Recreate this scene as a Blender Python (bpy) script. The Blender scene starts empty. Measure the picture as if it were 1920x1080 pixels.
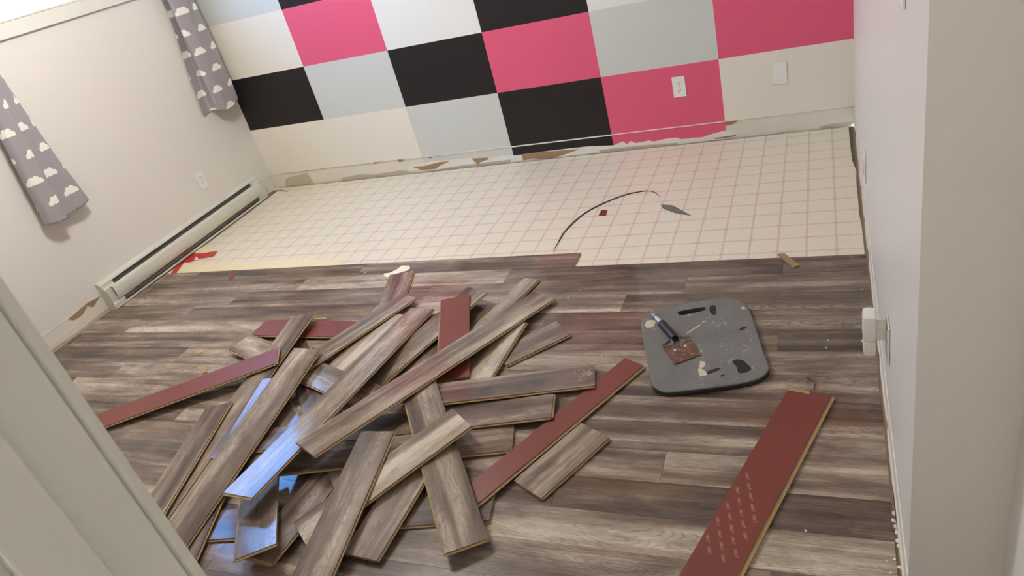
import bpy, bmesh, math, random
from mathutils import Vector, Matrix, noise
sc = bpy.context.scene
COL = sc.collection
# ---------------------------------------------------------------- camera
cam = bpy.data.cameras.new('camera')
camo = bpy.data.objects.new('camera', cam)
COL.objects.link(camo)
R = ((0.9129031, 0.3287894, -0.2418790), (-0.0283673, -0.5400466, -0.8411569), (-0.4071894, 0.7747562, -0.4836833))
right, down, fwd = (Vector(r) for r in R)
camo.matrix_world = Matrix.Translation((-0.12532, -3.98807, 1.54915)) @ Matrix((right, -down, -fwd)).transposed().to_4x4()
cam.sensor_width = 36.0
cam.lens = 36.0 * 1352.72 / 1920.0
cam.clip_start = 0.02
cam.dof.use_dof = True
cam.dof.focus_distance = 2.7
cam.dof.aperture_fstop = 18.0
sc.camera = camo
# ---------------------------------------------------------------- view, sky
sc.view_settings.view_transform = 'Standard'
sc.view_settings.look = 'None'
sc.view_settings.gamma = 1.0
sc.view_settings.use_curve_mapping = False
sc.view_settings.exposure = 0.0
world = bpy.data.worlds.new('sky')
sc.world = world
world.use_nodes = True
wn = world.node_tree
wn.nodes.clear()
wo = wn.nodes.new('ShaderNodeOutputWorld')
wb = wn.nodes.new('ShaderNodeBackground')
wt = wn.nodes.new('ShaderNodeTexCoord')
ws = wn.nodes.new('ShaderNodeSeparateXYZ')
wr = wn.nodes.new('ShaderNodeValToRGB')
wn.links.new(wt.outputs['Generated'], ws.inputs[0])
wn.links.new(ws.outputs['Z'], wr.inputs[0])
wn.links.new(wr.outputs[0], wb.inputs[0])
wn.links.new(wb.outputs[0], wo.inputs[0])
els = wr.color_ramp.elements
els[0].position = 0.0
els[0].color = (0.50, 0.56, 0.60, 1)
els[1].position = 0.6
els[1].color = (0.10, 0.30, 0.80, 1)
e = els.new(0.12)
e.color = (0.22, 0.48, 0.92, 1)
wb.inputs[1].default_value = 22.0
LAMP = 880.0        # emission of the ceiling lamp's three glass bulbs
HALL_FILL = 118.0        # emission of the fill globe added in the hall

# ---------------------------------------------------------------- measured positions (metres)
BOARDS={
 'H4':(-1.5247,-2.8201,0.2129,0.9683,0.0185,0.0001,-0.0020,0.1228),
 'P38':(-1.6755,-2.8052,1.5107,0.4465,0.0314,-0.0503,0.0181,0.1228),
 'P39':(-1.5214,-2.6290,0.8494,0.2614,0.0302,-0.0472,0.0886,0.1229),
 'Q1':(-2.1372,-2.3621,2.4691,0.4598,0.0266,0.0350,0.0010,0.1228),
 'P21':(-2.0710,-2.2075,2.3793,0.8979,0.0214,0.0002,0.0527,0.1228),
 'P9':(-2.3251,-1.8443,0.0026,0.5630,0.0294,-0.0258,-0.0151,0.1227),
 'P26':(-2.0141,-1.5594,1.8616,0.4071,0.0200,0.0000,0.0229,0.1229),
 'P27':(-1.9434,-1.9628,1.3979,0.4494,0.0305,0.0040,-0.0059,0.1226),
 'P33':(-1.5629,-1.9804,1.4260,0.6266,0.0221,0.0000,-0.0570,0.1227),
 'P29':(-1.6564,-1.9182,1.1673,0.6379,0.0460,0.0860,-0.0004,0.1227),
 'P34':(-1.4057,-1.7300,1.3538,0.5482,0.0277,-0.0332,0.0003,0.0796),
 'P36':(-1.1859,-1.9368,0.7699,0.2776,0.0200,0.0101,-0.0001,0.1228),
 'P35':(-1.3206,-2.0271,1.4871,0.4100,0.0302,0.0381,0.0012,0.1228),
 'P19':(-2.1494,-2.1383,-0.3518,1.0111,0.0402,-0.0020,0.0167,0.1229),
 'P3':(-1.9580,-2.6757,1.8771,0.1676,0.0275,-0.0028,0.0150,0.1228),
 'P42':(-0.9521,-2.3895,1.0767,0.7840,0.0246,-0.0153,-0.0009,0.0850),
 'H3':(-1.4630,-2.5534,0.2842,0.7921,0.0400,-0.0540,-0.0030,0.1227),
 'H2':(-1.5297,-2.4307,0.2337,1.1145,0.0361,-0.0030,-0.0342,0.1229),
 'H1':(-1.2121,-2.2266,0.2743,0.6810,0.0451,-0.0428,-0.0390,0.1228),
 'P37':(-1.3577,-2.7795,1.4923,0.3616,0.0386,0.0618,-0.0136,0.1246),
 'P4':(-1.7811,-2.8833,2.2228,0.3761,0.0704,-0.0819,0.0222,0.1229),
 'P5':(-2.0097,-2.9825,1.9104,0.3862,0.0291,0.0293,-0.0125,0.1228),
 'P6':(-2.2943,-2.3586,1.7009,1.1597,0.0444,0.0381,-0.0627,0.1225),
 'P7':(-2.2945,-2.7131,1.8377,0.6578,0.0413,0.0178,-0.1053,0.1228),
 'P22':(-2.1592,-2.4328,1.7319,0.3879,0.0515,0.0798,0.0225,0.1228),
 'P23':(-2.1371,-2.6041,1.7895,0.1131,0.0495,0.0662,0.0216,0.1228),
 'P24':(-2.7196,-2.3637,0.5446,1.0136,0.0463,0.0513,0.0278,0.1228),
 'P10':(-2.0180,-1.8782,1.1661,0.5956,0.0471,-0.0316,-0.0057,0.1112),
 'P8':(-2.0854,-2.5881,1.6744,1.0353,0.0659,0.0414,0.1356,0.1229),
 'P31':(-1.5075,-1.9449,1.9468,0.5246,0.0614,0.0874,0.0499,0.1227),
 'P30':(-1.2780,-2.5799,2.1977,0.7686,0.0634,0.0458,0.0689,0.1232),
 'P28':(-1.4228,-2.6861,0.9363,0.5976,0.0710,0.0877,0.0512,0.1229),
 'P27b':(-1.4868,-2.8532,1.6803,0.6412,0.0692,0.0918,0.0355,0.1228),
 'P2':(-1.8041,-2.2975,1.5304,1.1780,0.0860,-0.0852,0.0189,0.1228),
 'P1':(-1.4742,-2.1459,1.1375,1.1593,0.0831,-0.0858,0.0308,0.1228),
 'P43':(-0.8922,-2.5228,1.0707,0.2967,0.0197,0.0053,-0.0050,0.1227),
 'P44':(-0.3427,-2.6237,1.2610,0.9396,0.0197,-0.0000,-0.0188,0.1226),
}
BROWN=[[(-2.6962, 0.0477), (-2.6111, 0.0428), (-2.4867, 0.0575), (-2.4033, 0.0565), (-2.4862, 0.0336), (-2.5268, 0.0138), (-2.6374, 0.0172)], [(-2.2428, 0.0586), (-2.1211, 0.0506), (-2.1324, 0.0388), (-2.1921, 0.0259), (-2.2093, 0.0083), (-2.2355, 0.0423)], [(-1.8941, 0.043), (-1.7833, 0.0493), (-1.5089, 0.0401), (-1.6146, 0.0156), (-1.6916, -0.0017), (-1.7793, 0.0041), (-1.8222, 0.0126), (-1.8924, 0.0051)], [(-2.7852, 0.1115), (-2.7263, 0.1091), (-2.7642, 0.0898), (-2.7871, 0.0922)], [(-2.5636, 0.1056), (-2.526, 0.1038), (-2.5331, 0.0903), (-2.5539, 0.0966)], [(-2.9848, 0.111), (-2.9266, 0.1089), (-2.9624, 0.0987), (-2.9896, 0.0992)], [(-0.6513, 0.1043), (-0.5819, 0.105), (-0.5888, 0.0931), (-0.6197, 0.0795), (-0.6483, 0.0793)], [(-0.7225, 0.0146), (-0.6615, 0.0172), (-0.5983, 0.0195), (-0.5989, 0.013), (-0.6321, 0.0091), (-0.708, 0.0076)]]
TAN=[[(-3.2921, 0.023), (-3.1272, 0.0345), (-3.0284, 0.0206), (-2.7874, 0.031), (-2.6975, 0.0065), (-2.9518, -0.0027), (-3.3022, -0.0001)], [(-2.6503, 0.0017), (-2.36, 0.0166), (-1.9702, 0.0219), (-1.9837, -0.0016), (-2.2306, -0.0102), (-2.7022, -0.0068)], [(-3.7575, 0.0709), (-3.5684, 0.0906), (-3.5551, 0.0508), (-3.5421, 0.0017), (-3.8007, 0.0012), (-3.7984, 0.0391)], [(-1.3934, 0.0204), (-1.1291, 0.0183), (-0.9225, 0.0114), (-0.9255, -0.0122), (-1.1345, -0.0161), (-1.3926, -0.012)], [(-0.9184, -0.0062), (-0.7175, 0.004), (-0.6033, -0.003), (-0.3923, 0.0009), (-0.3176, 0.0172), (-0.376, -0.014), (-0.6047, -0.0193), (-0.913, -0.0136)], [(-0.1703, 0.0131), (-0.1036, 0.0229), (-0.0057, 0.0218), (-0.0214, 0.0042), (-0.0814, -0.008), (-0.1276, -0.0156), (-0.1623, -0.0096)]]
WHITE=[[(-2.7399, 0.0482), (-2.5336, 0.069), (-2.4096, 0.0627), (-2.2382, 0.0604), (-2.1128, 0.052), (-2.0108, 0.0522), (-1.9508, 0.0455), (-1.9052, 0.0443), (-1.7685, 0.0491), (-1.6215, 0.0501), (-1.4507, 0.0492), (-1.4636, -0.0158), (-1.7828, -0.0105), (-2.0108, -0.0051), (-2.3285, 0.0051), (-2.5294, 0.006), (-2.723, 0.0219)], [(-1.4925, 0.0512), (-1.3955, 0.0457), (-1.3005, 0.0382), (-1.2575, 0.0508), (-1.2365, 0.0553), (-1.2197, 0.0358), (-1.19, 0.0533), (-1.166, 0.0366), (-1.0858, 0.043), (-1.0612, 0.0332), (-0.9854, 0.0427), (-0.9248, 0.0423), (-0.9011, 0.0293), (-0.8321, 0.0291), (-0.7826, 0.0272), (-0.7322, 0.0391), (-0.6582, 0.0517), (-0.606, 0.0335), (-0.6279, -0.01), (-0.751, -0.0222), (-0.9268, -0.0224), (-1.2019, -0.019), (-1.4766, -0.01), (-1.533, -0.0074)]]
LBROWN=[[(-1.8528, 0.1052), (-1.7126, 0.1171), (-1.6294, 0.1066), (-1.6748, 0.0868), (-1.6974, 0.0771), (-1.7204, 0.1055), (-1.7681, 0.0807), (-1.8004, 0.0784), (-1.8322, 0.0839)]]
CRACK=[(-1.3298, -1.185), (-1.328, -1.082), (-1.3229, -0.9855), (-1.275, -0.8213), (-1.201, -0.7192), (-1.1059, -0.6368), (-1.0273, -0.6073), (-0.9651, -0.6128), (-0.9022, -0.6922)]
FLAP=[(-0.8905, -0.7772), (-0.8242, -0.8169), (-0.7237, -0.9212), (-0.8049, -0.8761), (-0.8728, -0.8205)]
REDSQ=[(-1.1903, -0.7872), (-1.1583, -0.7923), (-1.1513, -0.8574), (-1.1914, -0.8514)]
BACKING=[(-3.7592, -1.2236), (-3.815, -1.0937), (-3.696, -1.1095), (-3.6845, -1.1222), (-3.2676, -1.1531), (-3.1277, -1.1249), (-2.896, -1.1211), (-2.5703, -1.167), (-2.5295, -1.2321), (-3.0411, -1.2383), (-3.2037, -1.2322)]
REDFILM=[(-3.8059, -1.2204), (-3.832, -1.1605), (-3.841, -1.0704), (-3.844, -0.9842), (-3.819, -0.9741), (-3.7618, -0.9857), (-3.6504, -0.9624), (-3.6189, -1.0296), (-3.6854, -1.0477), (-3.7292, -1.0499), (-3.7647, -1.0889), (-3.815, -1.0937), (-3.7592, -1.2236)]
PEEL=[(-3.919, -0.9072), (-3.8488, -0.8983), (-3.7592, -0.917), (-3.6504, -0.9624), (-3.763, -0.9843), (-3.8487, -0.9744)]
TRI=[(-3.7738, -1.0215), (-3.707, -1.0699), (-3.7538, -1.0688)]
PAPER=[(-2.1939, -1.3463), (-2.1601, -1.3401), (-2.1357, -1.3119), (-2.1241, -1.2738), (-2.0774, -1.2775), (-2.0581, -1.3049), (-2.0656, -1.3256), (-2.1058, -1.3482), (-2.1399, -1.3627), (-2.1399, -1.382), (-2.17, -1.375)]
CHIP=[(-2.7751, -2.1124), (-2.7372, -2.0998), (-2.6783, -2.1479), (-2.6965, -2.1635)]
REDCHIP=[(-3.2923, -1.2636), (-3.2652, -1.2601), (-3.2169, -1.3115), (-3.237, -1.3339)]
STICK=[(-0.3275, -1.3343), (-0.3017, -1.3305), (-0.2414, -1.4267), (-0.2623, -1.4419)]
CURL=[(-0.2079, -2.1042), (-0.1925, -2.1268), (-0.1893, -2.1569)]
SLIVER=[(-2.3707, -1.7354), (-2.2979, -1.7324), (-2.2833, -1.7501), (-2.3554, -1.7488)]
CRUMBS=[(-0.0009, -2.6447), (-0.0043, -2.6559), (-0.0038, -2.6665), (-0.0032, -2.6752), (0.0013, -2.6816), (-0.0039, -2.7012), (-0.0035, -2.7114), (-0.0162, -2.7515), (-0.0069, -2.7712), (0.0006, -2.7668), (-0.0051, -2.6162), (-0.0093, -2.6386), (-0.0323, -2.7572), (-0.2057, -2.6939), (-0.0261, -2.7901), (-2.3168, -1.3308), (-1.1285, -1.6168), (-0.3477, -1.7043), (-0.0598, -1.3772), (-2.8217, -2.4936), (-0.1261, -1.8114), (-0.1483, -1.9063), (-0.1531, -1.9466), (-0.0333, -1.6041), (-1.1348, -1.6112), (-1.0953, -1.556), (-0.8863, -2.0239), (-0.8716, -2.0359), (-0.8902, -2.0485), (-0.8718, -2.0601), (-0.8614, -2.0295), (-0.9038, -2.0335), (-0.8947, -2.0054), (-0.8735, -2.0113)]
PAD=[(-0.7767, -1.839), (-0.7818, -1.8007), (-0.7582, -1.7583), (-0.7141, -1.7278), (-0.6164, -1.6991), (-0.5324, -1.6742), (-0.4726, -1.6751), (-0.442, -1.6897), (-0.4164, -1.7255), (-0.3984, -1.7787), (-0.3716, -1.8862), (-0.3463, -1.9925), (-0.3262, -2.061), (-0.3248, -2.0882), (-0.3425, -2.1214), (-0.3799, -2.1461), (-0.4498, -2.1691), (-0.5353, -2.1902), (-0.6116, -2.207), (-0.6389, -2.2035), (-0.6698, -2.1811), (-0.6902, -2.1329), (-0.7237, -2.0172), (-0.7511, -1.9273)]
SLOT=[(-0.6551, -1.7648), (-0.6503, -1.7533), (-0.5692, -1.7284), (-0.5595, -1.738), (-0.5621, -1.7518), (-0.6357, -1.7792), (-0.649, -1.7765)]
HOLES=[[(-0.4334, -2.0479), (-0.4058, -2.0442), (-0.3774, -2.0805), (-0.3795, -2.1017), (-0.4078, -2.1104), (-0.4194, -2.0816)], [(-0.5439, -1.7253), (-0.5251, -1.722), (-0.516, -1.7683), (-0.5252, -1.7794), (-0.5374, -1.764)], [(-0.4289, -1.8754), (-0.4165, -1.8579), (-0.4044, -1.8616), (-0.419, -1.8755)], [(-0.5117, -2.1087), (-0.4803, -2.0863), (-0.4688, -2.0891), (-0.4996, -2.1157)], [(-0.4672, -2.1225), (-0.4547, -2.1191), (-0.4538, -2.128), (-0.463, -2.1284)]]
PASTE=[[(-0.5375, -2.0532), (-0.5233, -2.0592), (-0.5222, -2.0843), (-0.5332, -2.0878), (-0.5162, -2.1027), (-0.5099, -2.1239), (-0.5283, -2.1275), (-0.5389, -2.1034), (-0.5386, -2.0754)], [(-0.761, -1.8164), (-0.7328, -1.8131), (-0.7272, -1.8321), (-0.732, -1.8545), (-0.7583, -1.8542)], [(-0.5597, -1.8235), (-0.5439, -1.8164), (-0.5549, -1.8287)], [(-0.6033, -1.8884), (-0.5639, -1.8403), (-0.5615, -1.8433), (-0.5986, -1.892)], [(-0.4323, -1.7327), (-0.4176, -1.7369), (-0.4188, -1.7483), (-0.4293, -1.7442)]]
YEARS=[[(-0.4194, -2.6856), (-0.4117, -2.7238), (-0.4031, -2.7605), (-0.3958, -2.7969)], [(-0.4005, -2.6309), (-0.3921, -2.6674), (-0.3837, -2.7051), (-0.3768, -2.7416), (-0.3676, -2.7787)], [(-0.3807, -2.5759), (-0.3732, -2.6132), (-0.3652, -2.6501), (-0.3574, -2.6865), (-0.3498, -2.7224)], [(-0.3594, -2.5216), (-0.3522, -2.5587), (-0.3446, -2.5945), (-0.3376, -2.6318), (-0.3309, -2.6678)], [(-0.4385, -2.7416), (-0.4305, -2.7788)]]


# ---------------------------------------------------------------- material helpers
def newmat(name):
    m = bpy.data.materials.new(name)
    m.use_nodes = True
    return m, m.node_tree.nodes, m.node_tree.links, m.node_tree.nodes['Principled BSDF']
def srgb(r, g, b):
    f = lambda c: (c/255/12.92) if c/255 <= .04045 else ((c/255+.055)/1.055)**2.4
    return (f(r), f(g), f(b), 1)
def plain(name, col, rough=.5, metal=0.0, bump=0.0, bscale=40.0, var=0.0, spec=.5):
    m, N, L, b = newmat(name)
    b.inputs['Base Color'].default_value = col
    b.inputs['Roughness'].default_value = rough
    b.inputs['Metallic'].default_value = metal
    b.inputs['Specular IOR Level'].default_value = spec
    tc = N.new('ShaderNodeTexCoord')
    if bump or var:
        n = N.new('ShaderNodeTexNoise')
        n.inputs['Scale'].default_value = bscale
        n.inputs['Detail'].default_value = 5
        L.new(tc.outputs['Object'], n.inputs['Vector'])
        if bump:
            bp = N.new('ShaderNodeBump')
            bp.inputs['Strength'].default_value = bump
            bp.inputs['Distance'].default_value = .002
            L.new(n.outputs['Fac'], bp.inputs['Height'])
            L.new(bp.outputs[0], b.inputs['Normal'])
        if var:
            mx = N.new('ShaderNodeMix'); mx.data_type = 'RGBA'
            mx.inputs['A'].default_value = tuple(c*(1-var) for c in col[:3])+(1,)
            mx.inputs['B'].default_value = tuple(min(1, c*(1+var)) for c in col[:3])+(1,)
            L.new(n.outputs['Fac'], mx.inputs['Factor'])
            L.new(mx.outputs['Result'], b.inputs['Base Color'])
    return m
class G:
    """tiny node-graph builder"""
    def __init__(s, m): s.N = m.node_tree.nodes; s.L = m.node_tree.links
    def math(s, op, a, b=None, c=None):
        n = s.N.new('ShaderNodeMath'); n.operation = op
        for i, v in enumerate((a, b, c)):
            if v is None: continue
            if isinstance(v, (int, float)): n.inputs[i].default_value = v
            else: s.L.new(v, n.inputs[i])
        return n.outputs[0]
    def noise(s, vec, scale=1, detail=3, rough=.5, w=0):
        n = s.N.new('ShaderNodeTexNoise'); n.inputs['Scale'].default_value = scale
        n.inputs['Detail'].default_value = detail; n.inputs['Roughness'].default_value = rough
        n.inputs['Distortion'].default_value = w
        s.L.new(vec, n.inputs['Vector']); return n.outputs['Fac']
    def comb(s, x, y, z=0):
        n = s.N.new('ShaderNodeCombineXYZ')
        for i, v in enumerate((x, y, z)):
            if isinstance(v, (int, float)): n.inputs[i].default_value = v
            else: s.L.new(v, n.inputs[i])
        return n.outputs[0]
    def sep(s, v):
        n = s.N.new('ShaderNodeSeparateXYZ'); s.L.new(v, n.inputs[0]); return n.outputs
    def mix(s, f, a, b):
        n = s.N.new('ShaderNodeMix'); n.data_type = 'RGBA'
        for k, v in (('Factor', f), ('A', a), ('B', b)):
            if isinstance(v, (int, float)): n.inputs[k].default_value = v
            elif isinstance(v, tuple): n.inputs[k].default_value = v
            else: s.L.new(v, n.inputs[k])
        return n.outputs['Result']
    def ramp(s, f, stops, smooth=False):
        n = s.N.new('ShaderNodeValToRGB'); s.L.new(f, n.inputs[0])
        e = n.color_ramp.elements
        if smooth: n.color_ramp.interpolation = 'EASE'
        e[0].position, e[0].color = stops[0]; e[1].position, e[1].color = stops[-1]
        for p_, c_ in stops[1:-1]:
            q = e.new(p_); q.color = c_
        return n.outputs[0]
    def step(s, v, a, b):
        n = s.N.new('ShaderNodeMapRange'); n.interpolation_type = 'SMOOTHSTEP'
        s.L.new(v, n.inputs['Value']); n.inputs['From Min'].default_value = a; n.inputs['From Max'].default_value = b
        return n.outputs['Result']

def laminate():
    m, N, L, b = newmat('laminate_decor')
    g = G(m)
    uv = N.new('ShaderNodeUVMap'); uv.uv_map = 'UVMap'
    at = N.new('ShaderNodeAttribute'); at.attribute_name = 'tone'
    o = g.sep(uv.outputs[0]); u, v = o[0], o[1]
    M = g.math
    band = g.noise(g.comb(M('MULTIPLY', u, .55), M('MULTIPLY', v, 11)), 1, 2, .5, .5)
    patch = g.noise(g.comb(M('MULTIPLY', u, 1.5), M('MULTIPLY', v, 28), 7.3), 1, 4, .6, .6)
    streak = g.noise(g.comb(M('MULTIPLY', u, 3), M('MULTIPLY', v, 190), 3.1), 1, 5, .72, .25)
    pore = g.noise(g.comb(M('MULTIPLY', u, 16), M('MULTIPLY', v, 480), 5.9), 1, 3, .7, .15)
    fine = g.noise(g.comb(M('MULTIPLY', u, 34), M('MULTIPLY', v, 620), 1.7), 1, 3, .6)
    blotch = g.noise(g.comb(M('MULTIPLY', u, 3.5), M('MULTIPLY', v, 12), 41.0), 1, 4, .62, .8)
    field = g.noise(g.comb(M('MULTIPLY', u, 2.6), M('MULTIPLY', v, 13), 11.0), 1, 1.5, .45)
    ring = M('SINE', M('MULTIPLY', field, 150.0))
    ringm = M('MULTIPLY', g.step(ring, .35, 1.0), g.step(band, .5, .68))
    val = M('ADD', M('MULTIPLY', M('SUBTRACT', band, .5), 1.75), M('MULTIPLY', M('SUBTRACT', patch, .5), .7))
    val = M('ADD', val, M('MULTIPLY', M('SUBTRACT', streak, .5), .5))
    val = M('ADD', val, M('MULTIPLY', M('SUBTRACT', fine, .5), .5))
    val = M('ADD', val, M('MULTIPLY', M('SUBTRACT', blotch, .5), .9))
    val = M('SUBTRACT', val, M('MULTIPLY', ringm, .15))
    val = M('ADD', M('ADD', val, .44), at.outputs['Fac'])
    colr = g.ramp(val, [(0.0, srgb(70, 58, 52)), (.25, srgb(96, 82, 73)), (.48, srgb(122, 106, 94)), (.7, srgb(156, 141, 125)), (1.0, srgb(198, 186, 168))])
    hue = g.noise(g.comb(M('MULTIPLY', u, 1.6), M('MULTIPLY', v, 9), 23.0), 1, 2)
    colr = g.mix(M('MULTIPLY', g.step(hue, .55, .72), .4), colr, g.mix(.5, colr, srgb(150, 112, 74)))
    colr = g.mix(M('MULTIPLY', g.step(hue, .45, .25), .3), colr, g.mix(.6, colr, srgb(116, 116, 122)))
    crack = g.noise(g.comb(M('MULTIPLY', u, 9), M('MULTIPLY', v, 110), 31.0), 1, 5, .7, .3)
    chalk = M('MULTIPLY', g.step(crack, .66, .72), g.step(patch, .5, .6))
    colr = g.mix(M('MULTIPLY', chalk, .55), colr, srgb(214, 200, 180))
    dk = M('MULTIPLY', g.step(crack, .33, .27), .7)
    colr = g.mix(M('MULTIPLY', g.step(pore, .42, .32), .5), colr, srgb(70, 57, 52))
    colr = g.mix(dk, colr, srgb(50, 38, 34))
    L.new(colr, b.inputs['Base Color'])
    L.new(M('ADD', M('MULTIPLY', fine, .08), .085), b.inputs['Roughness'])
    b.inputs['Specular IOR Level'].default_value = .34
    bp = N.new('ShaderNodeBump'); bp.inputs['Strength'].default_value = .06; bp.inputs['Distance'].default_value = .0002
    L.new(M('ADD', fine, streak), bp.inputs['Height']); L.new(bp.outputs[0], b.inputs['Normal'])
    return m
M_LAM = laminate()
M_HDF = plain('fibreboard_edge', srgb(150, 124, 86), .8, var=.22, bscale=160)
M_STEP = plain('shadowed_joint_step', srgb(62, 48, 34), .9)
M_RED = plain('red_backing_paper', srgb(112, 54, 46), .34, var=.05, bscale=6, bump=.05)
M_YEAR = plain('pale_ink', srgb(176, 140, 126), .35)

def vinyl():
    m, N, L, b = newmat('cushion_vinyl')
    g = G(m); M = g.math
    tc = N.new('ShaderNodeTexCoord'); o = g.sep(tc.outputs['Object'])
    wob = g.noise(tc.outputs['Object'], 9, 2)
    gx = M('DIVIDE', M('ADD', o[0], .1099), .1101)
    gy = M('DIVIDE', M('ADD', o[1], .4025), .1117)
    rx = M('ROUND', gx); ry = M('ROUND', gy)
    dx = M('ABSOLUTE', M('SUBTRACT', gx, rx)); dy = M('ABSOLUTE', M('SUBTRACT', gy, ry))
    d = M('MINIMUM', dx, dy)
    line = g.step(d, .06, .018)
    core = g.step(d, .018, .004)
    par = M('ABSOLUTE', M('MODULO', M('ADD', M('ADD', rx, ry), 200.0), 2.0))
    even = M('LESS_THAN', par, .5)
    dia = M('ADD', dx, dy)
    dot = M('MULTIPLY', g.step(dia, .14, .10), even)
    ring = M('MULTIPLY', g.step(M('ABSOLUTE', M('SUBTRACT', dia, .13)), .03, .01), even)
    sp = g.noise(tc.outputs['Object'], 260, 2, .6)
    sp2 = g.noise(tc.outputs['Object'], 90, 4, .7)
    base = g.mix(g.step(sp, .48, .66), srgb(229, 221, 201), srgb(198, 189, 169))
    base = g.mix(M('MULTIPLY', g.step(sp2, .62, .72), .35), base, srgb(200, 176, 140))
    colr = g.mix(M('MULTIPLY', line, .8), base, srgb(196, 176, 163))
    colr = g.mix(M('MULTIPLY', core, .5), colr, srgb(220, 206, 194))
    colr = g.mix(M('MULTIPLY', dot, .75), colr, srgb(214, 176, 158))
    colr = g.mix(M('MULTIPLY', ring, .35), colr, srgb(200, 152, 136))
    L.new(colr, b.inputs['Base Color'])
    b.inputs['Roughness'].default_value = .34
    bp = N.new('ShaderNodeBump'); bp.inputs['Strength'].default_value = .25; bp.inputs['Distance'].default_value = .001
    L.new(M('SUBTRACT', sp2, line), bp.inputs['Height']); L.new(bp.outputs[0], b.inputs['Normal'])
    return m
M_VINYL = vinyl()
M_SUB = plain('dark_subfloor', srgb(92, 74, 56), .9, bump=.5, bscale=60, var=.4)
M_NEARBLK = plain('near_black_matt', srgb(24, 19, 17), .9)  # near black of the joint-darkening sheet and some wall-foot scraps
M_BACKING = plain('cream_felt_backing', srgb(222, 208, 172), .85, var=.04, bscale=20)

def paint(name, c, rough=.4):
    return plain(name, c, rough, bump=.10, bscale=220, spec=.5)
M_WHITE = paint('warm_white_paint', srgb(218, 213, 205), .42)
M_CREAM = paint('cream_square_paint', srgb(222, 215, 202))
M_OFFWH = paint('white_square_paint', srgb(220, 219, 214))
M_GREY = paint('light_grey_square_paint', srgb(196, 198, 193))
M_BLACK = plain('black_square_paint', srgb(29, 25, 26), .42, bump=.10, bscale=220, spec=.3)
M_PINK = paint('pink_square_paint', srgb(212, 84, 116), .42)
M_CEIL = plain('ceiling_paint', srgb(232, 228, 220), .9)
M_TRIM = plain('trim_enamel', srgb(216, 214, 205), .3, bump=.03, bscale=30)
M_BROWN = plain('torn_brown_paper', srgb(150, 122, 90), .9, var=.15, bscale=50)
M_TAN = plain('bare_plaster', srgb(184, 170, 150), .9, var=.12, bscale=60, bump=.4)
M_PLAST = plain('ragged_white_plaster', srgb(222, 217, 206), .85, var=.05, bscale=40, bump=.5)
M_SCAR = plain('old_paint_band', srgb(214, 206, 191), .6, var=.07, bscale=14, bump=.3)
M_PVC = plain('white_plastic', srgb(226, 224, 218), .3)
M_PVC2 = plain('warm_white_plastic', srgb(222, 214, 202), .35)
M_SLOT = plain('socket_slot_dark', srgb(20, 18, 17), .6)
M_SCREW = plain('screw_steel', (.55, .54, .52, 1), .35, 1.0)
M_HEAT = plain('heater_enamel', srgb(205, 203, 190), .32, var=.02, bscale=5)
M_HDARK = plain('heater_dark_inside', srgb(104, 98, 95), .5, .2)
M_HFIN = plain('heater_element_grey', (.30, .29, .29, 1), .45, .6)
M_STEEL = plain('bright_steel', (.62, .62, .63, 1), .22, 1.0)
M_DSTEEL = plain('worn_bracket_steel', (.34, .34, .32, 1), .42, .9, var=.3, bscale=60)
M_GRIP = plain('black_rubber_grip', srgb(30, 29, 29), .55, var=.3, bscale=50, bump=.4)
M_PAPER = plain('cream_paper_scrap', srgb(232, 224, 200), .8)
M_REDF = plain('red_plastic_film', srgb(186, 30, 30), .22, var=.3, bscale=40, bump=.5)
M_CRUMB = plain('plaster_crumb_white', srgb(228, 220, 206), .9)
M_CURL = plain('grey_wire', srgb(60, 60, 64), .4, .5)
M_CRACK = plain('crack_shadow_gap', srgb(46, 40, 32), .9)
M_FLAP = plain('vinyl_flap_shadow_grey', srgb(98, 98, 90), .8, var=.2, bscale=50)  # dark grey puts the flap's shadow into its own colour
M_ALU = plain('window_vinyl_white', srgb(232, 234, 236), .35)
M_HALLF = plain('hall_floor_brown', srgb(120, 100, 84), .5, var=.2, bscale=12)
def glass():
    m, N, L, b = newmat('window_glass')
    out = N['Material Output']
    N.remove(b)
    t = N.new('ShaderNodeBsdfTransparent'); t.inputs[0].default_value = (.93, .96, .96, 1)
    gl = N.new('ShaderNodeBsdfGlossy'); gl.inputs['Roughness'].default_value = .02
    mx = N.new('ShaderNodeMixShader')
    mx.inputs[0].default_value = .05; L.new(t.outputs[0], mx.inputs[1]); L.new(gl.outputs[0], mx.inputs[2])
    L.new(mx.outputs[0], out.inputs[0])
    return m
M_GLASS = glass()
def emis(name, col, s):
    m, N, L, b = newmat(name)
    b.inputs['Base Color'].default_value = (.8, .8, .8, 1)
    b.inputs['Emission Color'].default_value = col
    b.inputs['Emission Strength'].default_value = s
    return m
M_BULB = emis('bulb_glass_lit', (1.0, .985, .955, 1), LAMP)
M_HFILL = emis('hall_fill_lit', (1.0, .99, .96, 1), HALL_FILL)

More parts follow.
